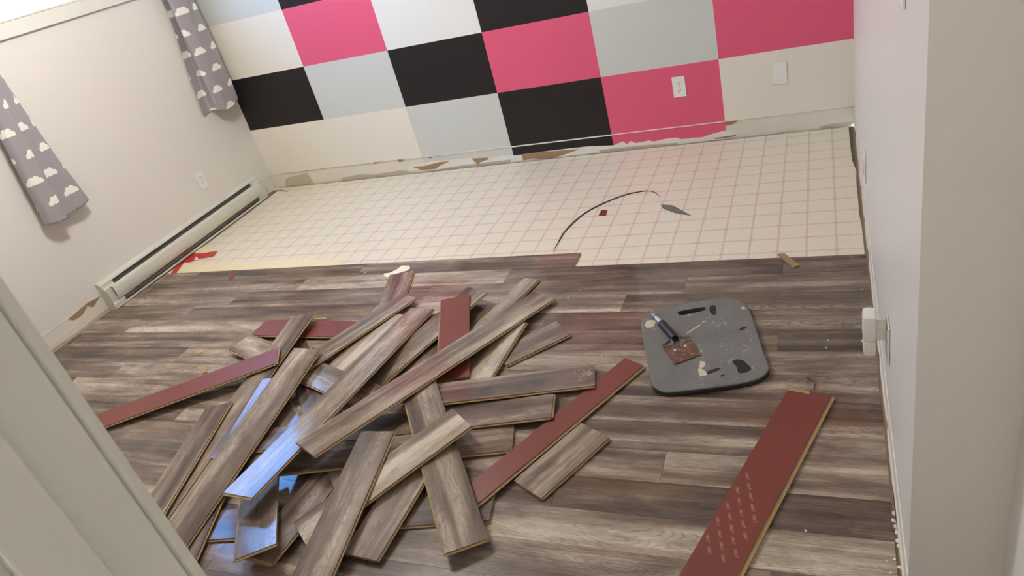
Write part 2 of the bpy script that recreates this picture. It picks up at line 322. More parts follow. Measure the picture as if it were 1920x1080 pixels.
def rust():
    m, N, L, b = newmat('rusty_blade_steel')
    g = G(m); tc = N.new('ShaderNodeTexCoord')
    n = g.noise(tc.outputs['Object'], 55, 6, .65, .4); n2 = g.noise(tc.outputs['Object'], 160, 3)
    c = g.ramp(n, [(.3, srgb(70, 56, 54)), (.46, srgb(104, 76, 64)), (.58, srgb(122, 90, 72)), (.72, srgb(172, 150, 134))])
    L.new(c, b.inputs['Base Color'])
    L.new(g.math('ADD', g.math('MULTIPLY', n2, .3), .3), b.inputs['Roughness'])
    b.inputs['Metallic'].default_value = .3
    return m
M_RUST = rust()
def foam():
    m, N, L, b = newmat('scuffed_grey_foam')
    g = G(m); M = g.math; tc = N.new('ShaderNodeTexCoord'); P = tc.outputs['Object']
    n = g.noise(P, 7, 4, .6); s = g.noise(P, 38, 6, .72, .6); z = g.noise(P, 9, 2, .5); d = g.noise(P, 60, 4, .7, 1.0)
    c = g.mix(n, srgb(88, 86, 84), srgb(124, 122, 119))
    w2 = g.noise(P, 110, 3, .6); c = g.mix(M('MULTIPLY', g.step(w2, .66, .72), .5), c, srgb(170, 165, 156))
    c = g.mix(M('MULTIPLY', M('MULTIPLY', g.step(s, .55, .66), g.step(z, .50, .66)), .75), c, srgb(176, 170, 160))
    c = g.mix(M('MULTIPLY', g.step(d, .36, .30), .6), c, srgb(52, 50, 49))
    L.new(c, b.inputs['Base Color'])
    b.inputs['Roughness'].default_value = .62
    bp = N.new('ShaderNodeBump'); bp.inputs['Strength'].default_value = .5; bp.inputs['Distance'].default_value = .002
    L.new(M('ADD', s, d), bp.inputs['Height']); L.new(bp.outputs[0], b.inputs['Normal'])
    return m
M_FOAM = foam()
M_FOAMS = plain('dark_foam_side', srgb(48, 48, 48), .8, var=.2, bscale=40)
M_PASTE = plain('dried_plaster_smear', srgb(196, 186, 164), .9, bump=.4, bscale=90, var=.1)
def cloth():
    m, N, L, b = newmat('grey_cloud_print_cotton')
    g = G(m); M = g.math
    uv = N.new('ShaderNodeUVMap'); uv.uv_map = 'UVMap'
    o = g.sep(uv.outputs[0])
    W, H = .165, .125
    row = M('FLOOR', M('DIVIDE', o[1], H))
    sh = M('MULTIPLY', M('MODULO', M('ADD', row, 100.0), 2.0), W*.5)
    jit = M('MULTIPLY', M('SINE', M('MULTIPLY', row, 2.7)), .018)
    uu = M('ADD', M('ADD', o[0], sh), jit)
    cx = M('SUBTRACT', M('MULTIPLY', M('FRACT', M('DIVIDE', uu, W)), W), W*.5)
    cy = M('SUBTRACT', M('MULTIPLY', M('FRACT', M('DIVIDE', o[1], H)), H), H*.5)
    def circ(ax, ay, r):
        ax, ay, r = ax*1.5, ay*1.4, r*1.42
        d = M('SQRT', M('ADD', M('POWER', M('SUBTRACT', cx, ax), 2.0), M('POWER', M('SUBTRACT', cy, ay), 2.0)))
        return M('LESS_THAN', d, r)
    c = circ(-.022, .0, .011)
    for a in ((-.010, .010, .0125), (.007, .008, .015), (.023, .0, .011), (0.0, .0, .012)):
        c = M('MAXIMUM', c, circ(*a))
    flat = M('GREATER_THAN', cy, -.010)
    c = M('MULTIPLY', c, flat)
    weave = g.noise(uv.outputs[0], 300, 2)
    base = g.mix(weave, srgb(146, 138, 141), srgb(158, 150, 153))
    col = g.mix(c, base, srgb(236, 230, 220))
    L.new(col, b.inputs['Base Color'])
    b.inputs['Roughness'].default_value = .85
    b.inputs['Sheen Weight'].default_value = .1
    return m
M_CLOTH = cloth()

# ---------------------------------------------------------------- object helpers
def link(name, me, parent=None, loc=None):
    o = bpy.data.objects.new(name, me)
    COL.objects.link(o)
    if loc is not None: o.location = loc
    if parent is not None: o.parent = parent
    return o
def tag(o, label, cat, group=None, kind=None):
    o['label'] = label; o['category'] = cat
    if group: o['group'] = group
    if kind: o['kind'] = kind
    return o
def struct(o, label=None):
    o['kind'] = 'structure'
    if label: o['label'] = label
    return o
class MB:
    def __init__(s): s.v = []; s.f = []; s.m = []; s.mats = []
    def mi(s, mat):
        if mat not in s.mats: s.mats.append(mat)
        return s.mats.index(mat)
    def face(s, pts, mat):
        i = len(s.v); s.v += [tuple(p) for p in pts]; s.f.append(tuple(range(i, i+len(pts)))); s.m.append(s.mi(mat))
    def box(s, x0, x1, y0, y1, z0, z1, mat):
        i = len(s.v); k = s.mi(mat)
        s.v += [(x, y, z) for x in (x0, x1) for y in (y0, y1) for z in (z0, z1)]
        for q in ((0, 1, 3, 2), (4, 6, 7, 5), (0, 4, 5, 1), (2, 3, 7, 6), (0, 2, 6, 4), (1, 5, 7, 3)):
            s.f.append(tuple(i+a for a in q)); s.m.append(k)
    def prism(s, pts, d, mat, side=None):
        """pts: planar 3-D ring, extruded by vector d; closed"""
        n = len(pts); i = len(s.v); d = Vector(d)
        s.v += [tuple(p) for p in pts] + [tuple(Vector(p)+d) for p in pts]
        nrm = Vector((0, 0, 0))
        for a in range(n):
            p, q = Vector(pts[a]), Vector(pts[(a+1) % n]); nrm += p.cross(q)
        flip = nrm.dot(d) > 0
        k = s.mi(mat); ks = s.mi(side or mat)
        lo = tuple(range(i, i+n)); hi = tuple(range(i+n, i+2*n))
        s.f += [lo[::-1] if flip else lo, hi if flip else hi[::-1]]; s.m += [k, k]
        for a in range(n):
            b_ = (a+1) % n
            q = (i+a, i+b_, i+n+b_, i+n+a)
            s.f.append(q if flip else q[::-1]); s.m.append(ks)
    def tube(s, pts, r, mat, n=14, caps=True):
        k = s.mi(mat); i0 = len(s.v); rings = []
        for j, p in enumerate(pts):
            p = Vector(p)
            a = Vector(pts[min(j+1, len(pts)-1)]) - Vector(pts[max(j-1, 0)])
            a.normalize()
            ref = Vector((0, 0, 1)) if abs(a.z) < .9 else Vector((1, 0, 0))
            e1 = a.cross(ref).normalized(); e2 = a.cross(e1)
            rr = r[j] if isinstance(r, (list, tuple)) else r
            rings.append([len(s.v)+q for q in range(n)])
            s.v += [tuple(p+(e1*math.cos(2*math.pi*q/n)+e2*math.sin(2*math.pi*q/n))*rr) for q in range(n)]
        for A, B in zip(rings, rings[1:]):
            for q in range(n):
                s.f.append((A[q], A[(q+1) % n], B[(q+1) % n], B[q])); s.m.append(k)
        if caps:
            s.f += [tuple(rings[0][::-1]), tuple(rings[-1])]; s.m += [k, k]
    def mesh(s, name, smooth=False, bevel=0):
        me = bpy.data.meshes.new(name)
        me.from_pydata(s.v, [], s.f)
        for m in s.mats: me.materials.append(m)
        for p, k in zip(me.polygons, s.m): p.material_index = k
        bm = bmesh.new(); bm.from_mesh(me)
        if bevel:
            bmesh.ops.bevel(bm, geom=bm.edges[:], offset=bevel, segments=2, profile=.6, affect='EDGES', clamp_overlap=True)
        bmesh.ops.recalc_face_normals(bm, faces=bm.faces[:])
        bm.to_mesh(me); bm.free()
        if smooth:
            me.shade_smooth()
            me.set_sharp_from_angle(angle=math.radians(38))
        return me
    def obj(s, name, parent=None, loc=None, smooth=False, bevel=0):
        return link(name, s.mesh(name, smooth, bevel), parent, loc)

# ---------------------------------------------------------------- the room
W = 3.9; FR = -3.75; HT = 2.42
# subfloor + vinyl + laminate
m = MB(); m.box(-W-.02, .0, FR, 0, -.06, -.006, M_SUB)
struct(m.obj('floor'), 'dark timber subfloor showing in the gap along the right wall')
rng = random.Random(4)
# vinyl sheet with a slightly ragged right and far edge
ring = [(-W+.002, -2.6)]
ring += [(-.014-.004*rng.random(), -2.6)]
y = -2.55
while y < -.06:
    ring.append((-.013-.007*rng.random()-(.012 if y > -.5 else 0), y)); y += .11
ring.append((-.03, -.012))
x = -.12
while x > -W+.1:
    ring.append((x, -.010-.006*rng.random())); x -= .21
ring.append((-W+.003, -.012))
m = MB(); m.prism([(a, b_, -.006) for a, b_ in ring], (0, 0, .006), M_VINYL)
struct(m.obj('floor'), 'cream sheet vinyl with pink grid lines and small diamonds across the far half')
# laminate boards still fitted: rows of boards 0.1228 deep, 1.18 long
def lam_uv(me, u0=0, v0=0, tone=0.0): pass
PITCH = .1222; Y0 = -1.354; LEN = 1.180
seam0 = {-1: -1.181, 0: -.304, 1: -.663, 2: -.889, 3: -1.186, 4: -.301, 5: -.60, 6: -.895, 7: -1.115, 8: -.235, 9: -.588, 10: -.88, 11: -1.06, 12: -.28, 13: -.70, 14: -.15}
TONES = {(-1, 0): .02, (-1, 1): -.1, (0, 0): -.12, (0, 1): -.15, (0, 2): .16, (0, 3): -.1, (1, 0): .0, (1, 1): .05, (1, 2): -.1, (1, 3): .0, (2, 0): -.14, (2, 1): .22, (2, 2): -.05,
         (3, 0): -.1, (3, 1): -.02, (3, 2): .1, (4, 0): -.2, (4, 1): .02, (4, 2): .05, (5, 0): .12, (5, 1): .08, (5, 2): .06, (5, 3): -.16, (6, 0): -.12, (6, 1): .0, (6, 2): .14,
         (7, 0): -.08, (7, 1): .05, (8, 0): .08, (8, 1): -.08, (9, 0): .24, (9, 1): .1, (10, 0): -.2, (10, 1): -.1, (10, 2): -.1, (11, 0): .16, (11, 1): .22, (12, 0): -.02, (12, 1): .0}
verts, faces, uvs, tones = [], [], [], []
rng = random.Random(11)
row = -1
while True:
    yt = Y0 - PITCH*row
    yb = yt - PITCH
    if yb < FR - .05: break
    if yt < FR: break
    xr = -.010 + rng.uniform(-.002, .002)
    cuts = []
    s0 = seam0.get(row, -rng.uniform(.1, 1.1))
    x = s0
    while x > -W+.02: cuts.append(x); x -= LEN
    if row == -1: edges = cuts + [-3.83]; edges[0] = s0
    else: edges = [xr] + [c for c in cuts if c < xr-.02] + [-W+.012]
    for bi in range(len(edges)-1):
        xa, xb = edges[bi+1]+.0005, edges[bi]-.0005
        ya, yb_ = yb+.0005, yt-.0005
        if row == -1: yt_ = yb_ - 0
        zt = .008 - rng.random()*.0002
        i = len(verts)
        verts += [(xa, ya, zt), (xb, ya, zt), (xb, yb_, zt), (xa, yb_, zt), (xa, ya, .0002), (xb, ya, .0002), (xb, yb_, .0002), (xa, yb_, .0002)]
        uo, vo = rng.random()*50, rng.random()*50
        tn = TONES.get((row, bi), rng.uniform(-.15, .15))
        L4 = [(xa+uo, ya+vo), (xb+uo, ya+vo), (xb+uo, yb_+vo), (xa+uo, yb_+vo)]
        faces.append((i, i+1, i+2, i+3)); uvs.append(L4); tones.append((tn, 0))
        for a, b_ in ((0, 1), (1, 2), (2, 3), (3, 0)):
            faces.append((i+a, i+4+a, i+4+b_, i+b_)); uvs.append([L4[a], L4[a], L4[b_], L4[b_]]); tones.append((tn, 1))
    row += 1
me = bpy.data.meshes.new('floor')
me.from_pydata(verts, [], faces)
me.materials.append(M_LAM); me.materials.append(M_HDF)
uvl = me.uv_layers.new(name='UVMap')
ta = me.attributes.new('tone', 'FLOAT', 'FACE')
li = 0
for pi, p in enumerate(me.polygons):
    for k, l in enumerate(p.loop_indices): uvl.data[l].uv = uvs[pi][k]
    ta.data[pi].value = tones[pi][0]; p.material_index = tones[pi][1]
bm = bmesh.new(); bm.from_mesh(me); bmesh.ops.recalc_face_normals(bm, faces=bm.faces[:]); bm.to_mesh(me); bm.free()
struct(link('floor', me), 'grey brown wood-look laminate boards still fitted over the near half')
# dark sheet under the laminate so the joints read as thin dark lines
m = MB(); m.box(-W+.01, -.02, FR, -1.36, .0, .0006, M_NEARBLK)
struct(m.obj('floor'), 'dark sheet added beneath the laminate boards to blacken their joints')

# --- back wall: painted squares 0.65 x 0.3622
cw = .65; rh = .3622; z1 = .4522; zb = .107
K, P_, Gy, Cr, Wh = M_BLACK, M_PINK, M_GREY, M_CREAM, M_OFFWH
GRID = [[Cr, Cr, Gy, K, P_, Cr], [K, Gy, K, P_, Gy, P_], [Cr, P_, Wh, K, Wh, Wh], [Gy, K, Wh, P_, K, Gy], [Wh, P_, Gy, Wh, P_, K], [K, Wh, K, Gy, Wh, P_], [Cr, Gy, P_, K, Cr, Wh]]
m = MB()
m.box(-W-.12, .12, .0045, .12, -.06, HT, M_WHITE)
rows = [(zb, z1)] + [(z1+rh*k, min(HT, z1+rh*(k+1))) for k in range(6)]
for r, (za, zc) in enumerate(rows):
    if za >= HT: break
    for c in range(6):
        xa = -W+cw*c
        m.box(xa, xa+cw, 0, .0045, za, zc, GRID[r][c])
# the band the baseboard used to cover: painted lower part sits 1.5 mm back
band = [M_SCAR, M_SCAR, M_GREY, M_BLACK, M_PINK, M_SCAR]
for c in range(6):
    xa = -W+cw*c
    m.box(xa, xa+cw, .0015, .0045, .0, zb, band[c])
# caulk ridge left along the top of the band
def ridge(x0, x1, h, mat=M_PLAST):
    m.box(x0, x1, -.003, .001, zb-h, zb+.001, mat)
ridge(-2.75, -1.95, .003); ridge(-1.95, -1.3, .006); ridge(-1.3, -.65, .0045); ridge(-.65, -.01, .003); ridge(-3.8, -2.75, .0012, M_TAN)
for Ls, mat, t in ((WHITE, M_PLAST, .0012), (TAN, M_TAN, .0018), (BROWN, M_BROWN, .0024)):
    for li_, L_ in enumerate(Ls):
        m.prism([(a, .0016+.0001*li_, max(b_, .0005)) for a, b_ in L_], (0, -t-.00002*li_, 0), mat)
m.prism([(-1.75, .0016, .0), (-1.38, .0016, .0), (-1.38, .0016, .044), (-1.45, .0016, .050), (-1.52, .0016, .046), (-1.60, .0016, .050), (-1.75, .0016, .045)], (0, -.0010, 0), M_PLAST)
struct(m.obj('wall_back'), 'far wall painted in black, pink, grey and white rectangles with a torn strip at its foot')

# --- left wall with window opening
WY0, WY1, WZ0, WZ1 = -1.86, -.37, 1.535, 2.16
m = MB()
X0 = -W-.16
m.box(X0, -W, WY1, .0, 0, HT, M_WHITE)
m.box(X0, -W, FR, WY0, 0, HT, M_WHITE)
m.box(X0, -W, WY0, WY1, 0, WZ0, M_WHITE)
m.box(X0, -W, WY0, WY1, WZ1, HT, M_WHITE)
m.box(-W-.001, -W+.0018, FR, -.002, .108, .112, M_PLAST)
m.prism([(-W, a, b_) for a, b_ in LBROWN[0]], (.0022, 0, 0), M_BROWN)
m.prism([(-W, -2.7, .0), (-W, -1.62, .0), (-W, -1.62, .09), (-W, -1.75, .083), (-W, -1.86, .05), (-W, -1.99, .045), (-W, -2.1, .07), (-W, -2.3, .08), (-W, -2.7, .09)], (.0016, 0, 0), M_SCAR)
m.prism([(-W, -2.7, .008), (-W, -1.62, .008), (-W, -1.62, .026), (-W, -1.8, .018), (-W, -2.0, .024), (-W, -2.2, .014), (-W, -2.7, .02)], (.003, 0, 0), M_TAN)
struct(m.obj('wall_left'), 'plain warm white wall under the window')
# --- right wall, its near corner turned into the doorway recess
RY = -2.872; RX = .16
m = MB()
m.box(.0, RX+.12, RY, .0, .0, HT, M_WHITE)
m.box(RX, RX+.12, -6.0, RY, .0, HT, M_WHITE)
m.box(-.0022, .0, RY+.002, -.002, .106, .110, M_PLAST)
m.box(-.0016, .0, RY+.002, -.002, .045, .106, M_SCAR)
rngw = random.Random(3)
top, y = [], RY+.002
while y < -.01:
    top.append((y, .028+.012*rngw.random())); y += .09
m.prism([(-.004, RY+.002, .010)] + [(-.004, a, b_) for a, b_ in top] + [(-.004, -.01, .03), (-.004, -.01, .010)], (.004, 0, 0), M_PLAST)
for k in range(9):
    y = RY+.15+.3*k+rngw.random()*.1; l = .05+.14*rngw.random()
    m.prism([(-.0046, y, .012), (-.0046, y+l, .011), (-.0046, y+l*.8, .026), (-.0046, y+l*.3, .034)], (.002, 0, 0), M_BROWN if k % 2 else M_NEARBLK)
struct(m.obj('wall_right'), 'white wall on the right ending in an outside corner by the doorway')
# --- front wall beside the doorway, hall behind the camera
JX = -.585; JY = -3.757
m = MB()
m.box(-W, JX-.02, JY-.12, JY, 0, HT, M_WHITE)
m.box(JX-.02, RX, JY-.12, JY, 2.06, HT, M_WHITE)
struct(m.obj('wall_front'), 'white wall that holds the doorway')
m = MB()
m.box(-1.7, -1.58, -6.0, JY-.12, 0, HT, M_WHITE)
m.box(-1.7, RX+.12, -6.12, -6.0, 0, HT, M_WHITE)
struct(m.obj('wall_hall'), 'white hall walls behind the doorway')
m = MB(); m.box(-1.7, RX, -6.0, FR, -.06, .006, M_HALLF); m.box(0, RX, FR, RY, -.06, .006, M_HALLF)
struct(m.obj('floor'), 'brown hall floor in the doorway')
m = MB(); m.box(-W-.16, RX+.12, -6.12, .12, HT, HT+.1, M_CEIL)
struct(m.obj('ceiling'), 'flat white ceiling')
# door frame: jamb board, stop, rounded casing
D = bpy.data.objects.new('door_1', None); COL.objects.link(D); D.location = (JX, JY, 0); struct(D, 'white painted door frame at the near left')
def loc_box(mb, x0, x1, y0, y1, z0, z1, mat): mb.box(x0-JX, x1-JX, y0-JY, y1-JY, z0, z1, mat)
m = MB(); loc_box(m, JX-.02, JX-.004, JY-.125, JY+.000, .006, 2.06, M_TRIM); m.obj('door_jamb', D, bevel=.002)
m = MB(); loc_box(m, JX-.004, JX+.006, JY-.085, JY-.045, .006, 2.05, M_TRIM); m.obj('door_stop', D, bevel=.002)
m = MB()
prof = [(JX-.008, JY+.0), (JX-.004, JY+.003), (JX-.004, JY+.006), (JX-.002, JY+.010), (JX-.008, JY+.013), (JX-.02, JY+.015), (JX-.035, JY+.012), (JX-.055, JY+.016), (JX-.068, JY+.014), (JX-.07, JY+.0)]
m.prism([(a-JX, b_-JY, .006) for a, b_ in prof], (0, 0, 2.1), M_TRIM); m.obj('door_casing', D, smooth=True)
m = MB()
prof = [(JX-.008, JY-.125), (JX-.0, JY-.128), (JX-.002, JY-.138), (JX-.03, JY-.142), (JX-.07, JY-.138), (JX-.07, JY-.125)]
m.prism([(a-JX, b_-JY, .006) for a, b_ in prof], (0, 0, 2.1), M_TRIM); m.obj('door_casing', D)

# --- window
Wn = bpy.data.objects.new('window_1', None); COL.objects.link(Wn); Wn.location = (-W, (WY0+WY1)/2, WZ0); struct(Wn, 'white framed window high on the left wall')
def wbox(mb, x0, x1, y0, y1, z0, z1, mat): mb.box(x0+W, x1+W, y0-(WY0+WY1)/2, y1-(WY0+WY1)/2, z0-WZ0, z1-WZ0, mat)
m = MB()
c = .072
wbox(m, -W, -W+.018, WY0-c, WY1+c, WZ0-c, WZ0-.0005, M_TRIM)
wbox(m, -W, -W+.018, WY0-c, WY1+c, WZ1+.0005, WZ1+c, M_TRIM)
wbox(m, -W, -W+.018, WY0-c, WY0-.0005, WZ0, WZ1, M_TRIM)
wbox(m, -W, -W+.018, WY1+.0005, WY1+c, WZ0, WZ1, M_TRIM)
m.obj('window_casing', Wn)
m = MB(); wbox(m, -W-.085, -W+.016, WY0+.001, WY1-.001, WZ0+.0005, WZ0+.012, M_TRIM); m.obj('window_sill', Wn, bevel=.002)
m = MB()
fx0, fx1 = -W-.135, -W-.085
for a in ((WY0+.001, WY1-.001, WZ0+.001, WZ0+.022), (WY0+.001, WY1-.001, WZ1-.022, WZ1-.001), (WY0+.001, WY0+.022, WZ0+.023, WZ1-.023), (WY1-.022, WY1-.001, WZ0+.023, WZ1-.023)):
    wbox(m, fx0, fx1, *a, M_ALU)
m.obj('window_frame', Wn)
for k, (ya, yb) in enumerate(((WY0+.023, -1.27), (-1.30, WY1-.023))):
    m = MB(); xa = fx0+.008+.016*k; xb = xa+.015
    za, zc = WZ0+.023, WZ1-.023; t = .024
    for a in ((ya, yb, za, za+t), (ya, yb, zc-t, zc), (ya, ya+t, za+t, zc-t), (yb-t, yb, za+t, zc-t)): wbox(m, xa, xb, *a, M_ALU)
    s_ = m.obj('window_sash', Wn)
    m = MB(); wbox(m, xa+.005, xa+.009, ya+t, yb-t, za+t, zc-t, M_GLASS); m.obj('window_pane', s_)

# --- ceiling lamp (above the frame) and added hall fill lamp
def lamp_root(name, loc, label, cat):
    o = bpy.data.objects.new(name, None); COL.objects.link(o); o.location = loc; tag(o, label, cat); return o
def sphere(name, r, mat, parent, loc, seg=16):
    me = bpy.data.meshes.new(name); bm = bmesh.new()
    bmesh.ops.create_icosphere(bm, subdivisions=2, radius=r); bm.to_mesh(me); bm.free()
    me.materials.append(mat); me.shade_smooth(); return link(name, me, parent, loc)
lr = lamp_root('ceiling_lamp', (-2.45, -1.80, HT), 'three bulb ceiling lamp on a round white plate', 'lamp')
m = MB(); m.tube([(0, 0, 0), (0, 0, -.02), (0, 0, -.03)], [.10, .10, .085], M_PVC, 28); m.obj('lamp_plate', lr, smooth=True)
for k in range(3):
    a = 2*math.pi*k/3+.4; d = Vector((math.cos(a), math.sin(a), 0))
    m = MB(); m.tube([Vector((0, 0, -.03))+d*.03, Vector((0, 0, -.06))+d*.09, Vector((0, 0, -.09))+d*.12], [.012, .012, .02], M_PVC, 12); m.obj('lamp_arm', lr)
    sphere('bulb', .034, M_BULB, lr, Vector((0, 0, -.125))+d*.125)
hr = lamp_root('ceiling_lamp', (-.7, -5.0, HT), 'fill globe added on the unseen hall ceiling', 'lamp')  # fill lamp added in the unseen hall to brighten the doorway walls
m = MB(); m.tube([(0, 0, 0), (0, 0, -.03)], [.08, .07], M_PVC, 24); m.obj('lamp_plate', hr, smooth=True)
sphere('fill_globe', .09, M_HFILL, hr, (0, 0, -.11))

# ---------------------------------------------------------------- planks
T = .0098
LAB = {
 'H4': ('full grey brown plank lying flat on the floor beneath the near edge of the pile', 'plank'),
 'P38': ('plank with window glare pointing down left, lying under the tilted short plank', 'plank'),
 'P39': ('short laminate offcut whose cut end peeks out behind the dark foremost plank', 'plank'),
 'Q1': ('laminate plank low in the pile catching blue window light beside the narrow gap', 'plank'),
 'P21': ('laminate plank deep in the pile crossing below the upside down red plank at the back', 'plank'),
 'P9': ('short red backed plank lying upside down at the back left of the pile', 'plank'),
 'P26': ('grey plank whose square end touches the torn paper scrap behind the pile', 'plank'),
 'P27': ('pale streaky laminate plank half hidden under the light narrow plank', 'plank'),
 'P33': ('dark short ended laminate plank tucked low behind the upright red plank', 'plank'),
 'P29': ('laminate plank running behind the red plank, its pale corner pointing to the far wall', 'plank'),
 'P34': ('narrow ripped laminate plank pointing farthest to the back right of the pile', 'plank'),
 'P36': ('dark brown laminate plank end lying flat at the right edge of the pile', 'plank'),
 'P35': ('laminate plank with whitish weathered grain just right of the upright red plank', 'plank'),
 'P19': ('laminate plank lying crosswise from the left of the pile under the long planks', 'plank'),
 'P3': ('small bright blue glinting plank end under the big glossy plank', 'plank'),
 'P42': ('narrow red backed plank upside down with pale edge, right of the pile', 'plank'),
 'H3': ('lowest of three near parallel planks whose ends stick out to the right of the pile', 'plank'),
 'H2': ('middle of three near parallel planks sticking out to the right, with a tongued end', 'plank'),
 'H1': ('topmost of three near parallel planks sticking out to the right, white scuffs at its end', 'plank'),
 'P37': ('laminate plank with grey window sheen at the near edge of the pile', 'plank'),
 'P4': ('tilted plank end with a sharp blue window reflection and tongued near end', 'plank'),
 'P5': ('dark shaded laminate plank under the left side of the pile near the door frame', 'plank'),
 'P6': ('long plank left in the pile whose far end crosses the short red plank', 'plank'),
 'P7': ('leftmost brown laminate plank of the pile, beside the door frame', 'plank'),
 'P22': ('thin blue glinting plank edge showing beneath the broad striped plank', 'plank'),
 'P23': ('tiny bright blue plank corner poking out left of the broad striped plank', 'plank'),
 'P24': ('long purplish red backed plank upside down reaching out left towards the door frame', 'plank'),
 'P10': ('narrow light grey plank slanting across the back of the pile', 'plank'),
 'P8': ('broad steel grey striped plank with knotty grain leaning down to the near left', 'plank'),
 'P31': ('upright red backed plank upside down in the middle of the pile, under the longest plank', 'plank'),
 'P30': ('medium brown plank pointing towards the viewer at the right front of the pile', 'plank'),
 'P28': ('pale short plank with cathedral grain lying across the brown foremost plank', 'plank'),
 'P27b': ('dark plank with a tan streak running out of the bottom of the photo', 'plank'),
 'P2': ('long glossy plank turning bright blue at its near tongued end', 'plank'),
 'P1': ('longest plank on top of the pile running from near left to far right', 'plank'),
 'P43': ('short loose laminate offcut lying flat right of the pile beside the narrow red plank', 'plank'),
 'P44': ('single red backed plank upside down at the lower right printed with rows of 1867', 'plank'),
}
REDS = {'P9', 'P42', 'P24', 'P31', 'P44'}
LEFT_T = {'P30', 'P31', 'P4'}
END_T = {'P2': 0, 'P4': 0, 'P30': 0, 'P24': 1, 'H2': 1, 'P38': 0}
TONE = {'H4': -.18, 'P38': -.1, 'Q1': -.1, 'P21': -.2, 'P26': -.02, 'P27': .22, 'P33': -.3, 'P29': -.02, 'P34': -.05, 'P36': -.1, 'P35': .2, 'P19': .06, 'P3': .1, 'H3': -.02, 'H2': -.08, 'H1': .02,
        'P37': .12, 'P4': -.15, 'P5': -.25, 'P6': -.02, 'P7': .0, 'P22': 0, 'P23': 0, 'P10': .2, 'P8': .08, 'P30': -.03, 'P28': .2, 'P27b': -.06, 'P2': .05, 'P1': .08, 'P43': .12, 'P39': .2}
SEED = {}
prng = random.Random(21)
BOARD_OBJ = {}
def plank_mesh(L_, w, red, left, tone, seed, endt):
    """local axes: x along, y across, z up; z = 0 is the top face"""
    r = random.Random(seed)
    vs, fs, mi, uv = [], [], [], []
    h = w/2; sg = 1 if left else -1
    # cross section (y,z): chamfered decor edge, a step above the tongue, groove on the other side
    cs = [(-sg*h, -.0004), (-sg*(h-.0006), 0), (sg*(h-.0006), 0), (sg*h, -.0004), (sg*h, -.0030), (sg*(h-.0012), -.0034), (sg*(h-.0012), -T+.0004), (sg*(h-.0016), -T),
          (-sg*(h-.001), -T), (-sg*h, -T+.001), (-sg*h, -.0062), (-sg*(h-.006), -.0056), (-sg*(h-.006), -.0036), (-sg*h, -.0030)]
    n = len(cs); seg = 1
    uo, vo = r.random()*60, r.random()*60
    for xx in (-L_/2, L_/2):
        for (yy, zz) in cs: vs.append((xx, yy, zz))
    for a in range(n):
        b_ = (a+1) % n
        fs.append((a, b_, n+b_, n+a))
        top = a in (0, 1, 2); bot = a == 7
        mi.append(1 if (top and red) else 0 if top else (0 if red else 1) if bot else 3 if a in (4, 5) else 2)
    # decor wear layer is thin: first 0.6 mm of the side shows decor colour
    fs.append(tuple(range(n))); mi.append(2)
    fs.append(tuple(range(2*n-1, n-1, -1))); mi.append(2)
    me = bpy.data.meshes.new('plank')
    me.from_pydata(vs, [], fs)
    for mt in (M_LAM, M_RED, M_HDF, M_STEP): me.materials.append(mt)
    ul = me.uv_layers.new(name='UVMap')
    for p, k in zip(me.polygons, mi):
        p.material_index = k
        for l in p.loop_indices:
            co = me.vertices[me.loops[l].vertex_index].co
            ul.data[l].uv = (co.x+uo, co.y+vo)
    ta = me.attributes.new('tone', 'FLOAT', 'FACE')
    for d in ta.data: d.value = tone
    bm = bmesh.new(); bm.from_mesh(me); bmesh.ops.recalc_face_normals(bm, faces=bm.faces[:]); bm.to_mesh(me); bm.free()
    return me
for idx, (k, (cx, cy, yaw, L_, z, pu, pv, w)) in enumerate(BOARDS.items()):
    red = k in REDS; left = k in LEFT_T
    me = plank_mesh(L_, w, red, left, TONE.get(k, 0), SEED.get(k, 100+idx), None)
    o = link('plank', me)
    # orientation: local x along yaw with slope pu, local y with slope pv
    ux = Vector((math.cos(yaw), math.sin(yaw), pu)).normalized()
    vy = Vector((-math.sin(yaw), math.cos(yaw), pv)); vy = (vy-ux*vy.dot(ux)).normalized()
    nz = ux.cross(vy)
    o.matrix_world = Matrix.Translation((cx, cy, z)) @ Matrix((ux, vy, nz)).transposed().to_4x4()
    tag(o, LAB[k][0], LAB[k][1], 'loose laminate planks')
    BOARD_OBJ[k] = o
    sg = 1 if left else -1
    m = MB(); h = w/2-.0012
    tw = .0125 if k == 'P44' else .010 if k == 'P42' else .0070
    m.prism([(-L_/2+.001, sg*h, -.0040), (-L_/2+.001, sg*(h+tw-.0005), -.0046), (-L_/2+.001, sg*(h+tw), -.0064), (-L_/2+.001, sg*(h+.0045), -.0074), (-L_/2+.001, sg*(h+.0045), -T+.0006), (-L_/2+.001, sg*h, -T+.0006)], (L_-.002, 0, 0), M_HDF)
    t_ = m.obj('tongue', o); t_['label'] = 'tan fibreboard tongue'
    if k in END_T:
        e_ = -1 if END_T[k] == 0 else 1
        m = MB(); q = e_*L_/2
        m.prism([(q, -w/2+.001, -.0038), (q+e_*.006, -w/2+.001, -.0044), (q+e_*.007, -w/2+.001, -.0062), (q+e_*.0045, -w/2+.001, -.0072), (q+e_*.0045, -w/2+.001, -T+.0006), (q, -w/2+.001, -T+.0006)], (0, w-.002, 0), M_HDF)
        t_ = m.obj('tongue', o); t_['label'] = 'tan fibreboard tongue'
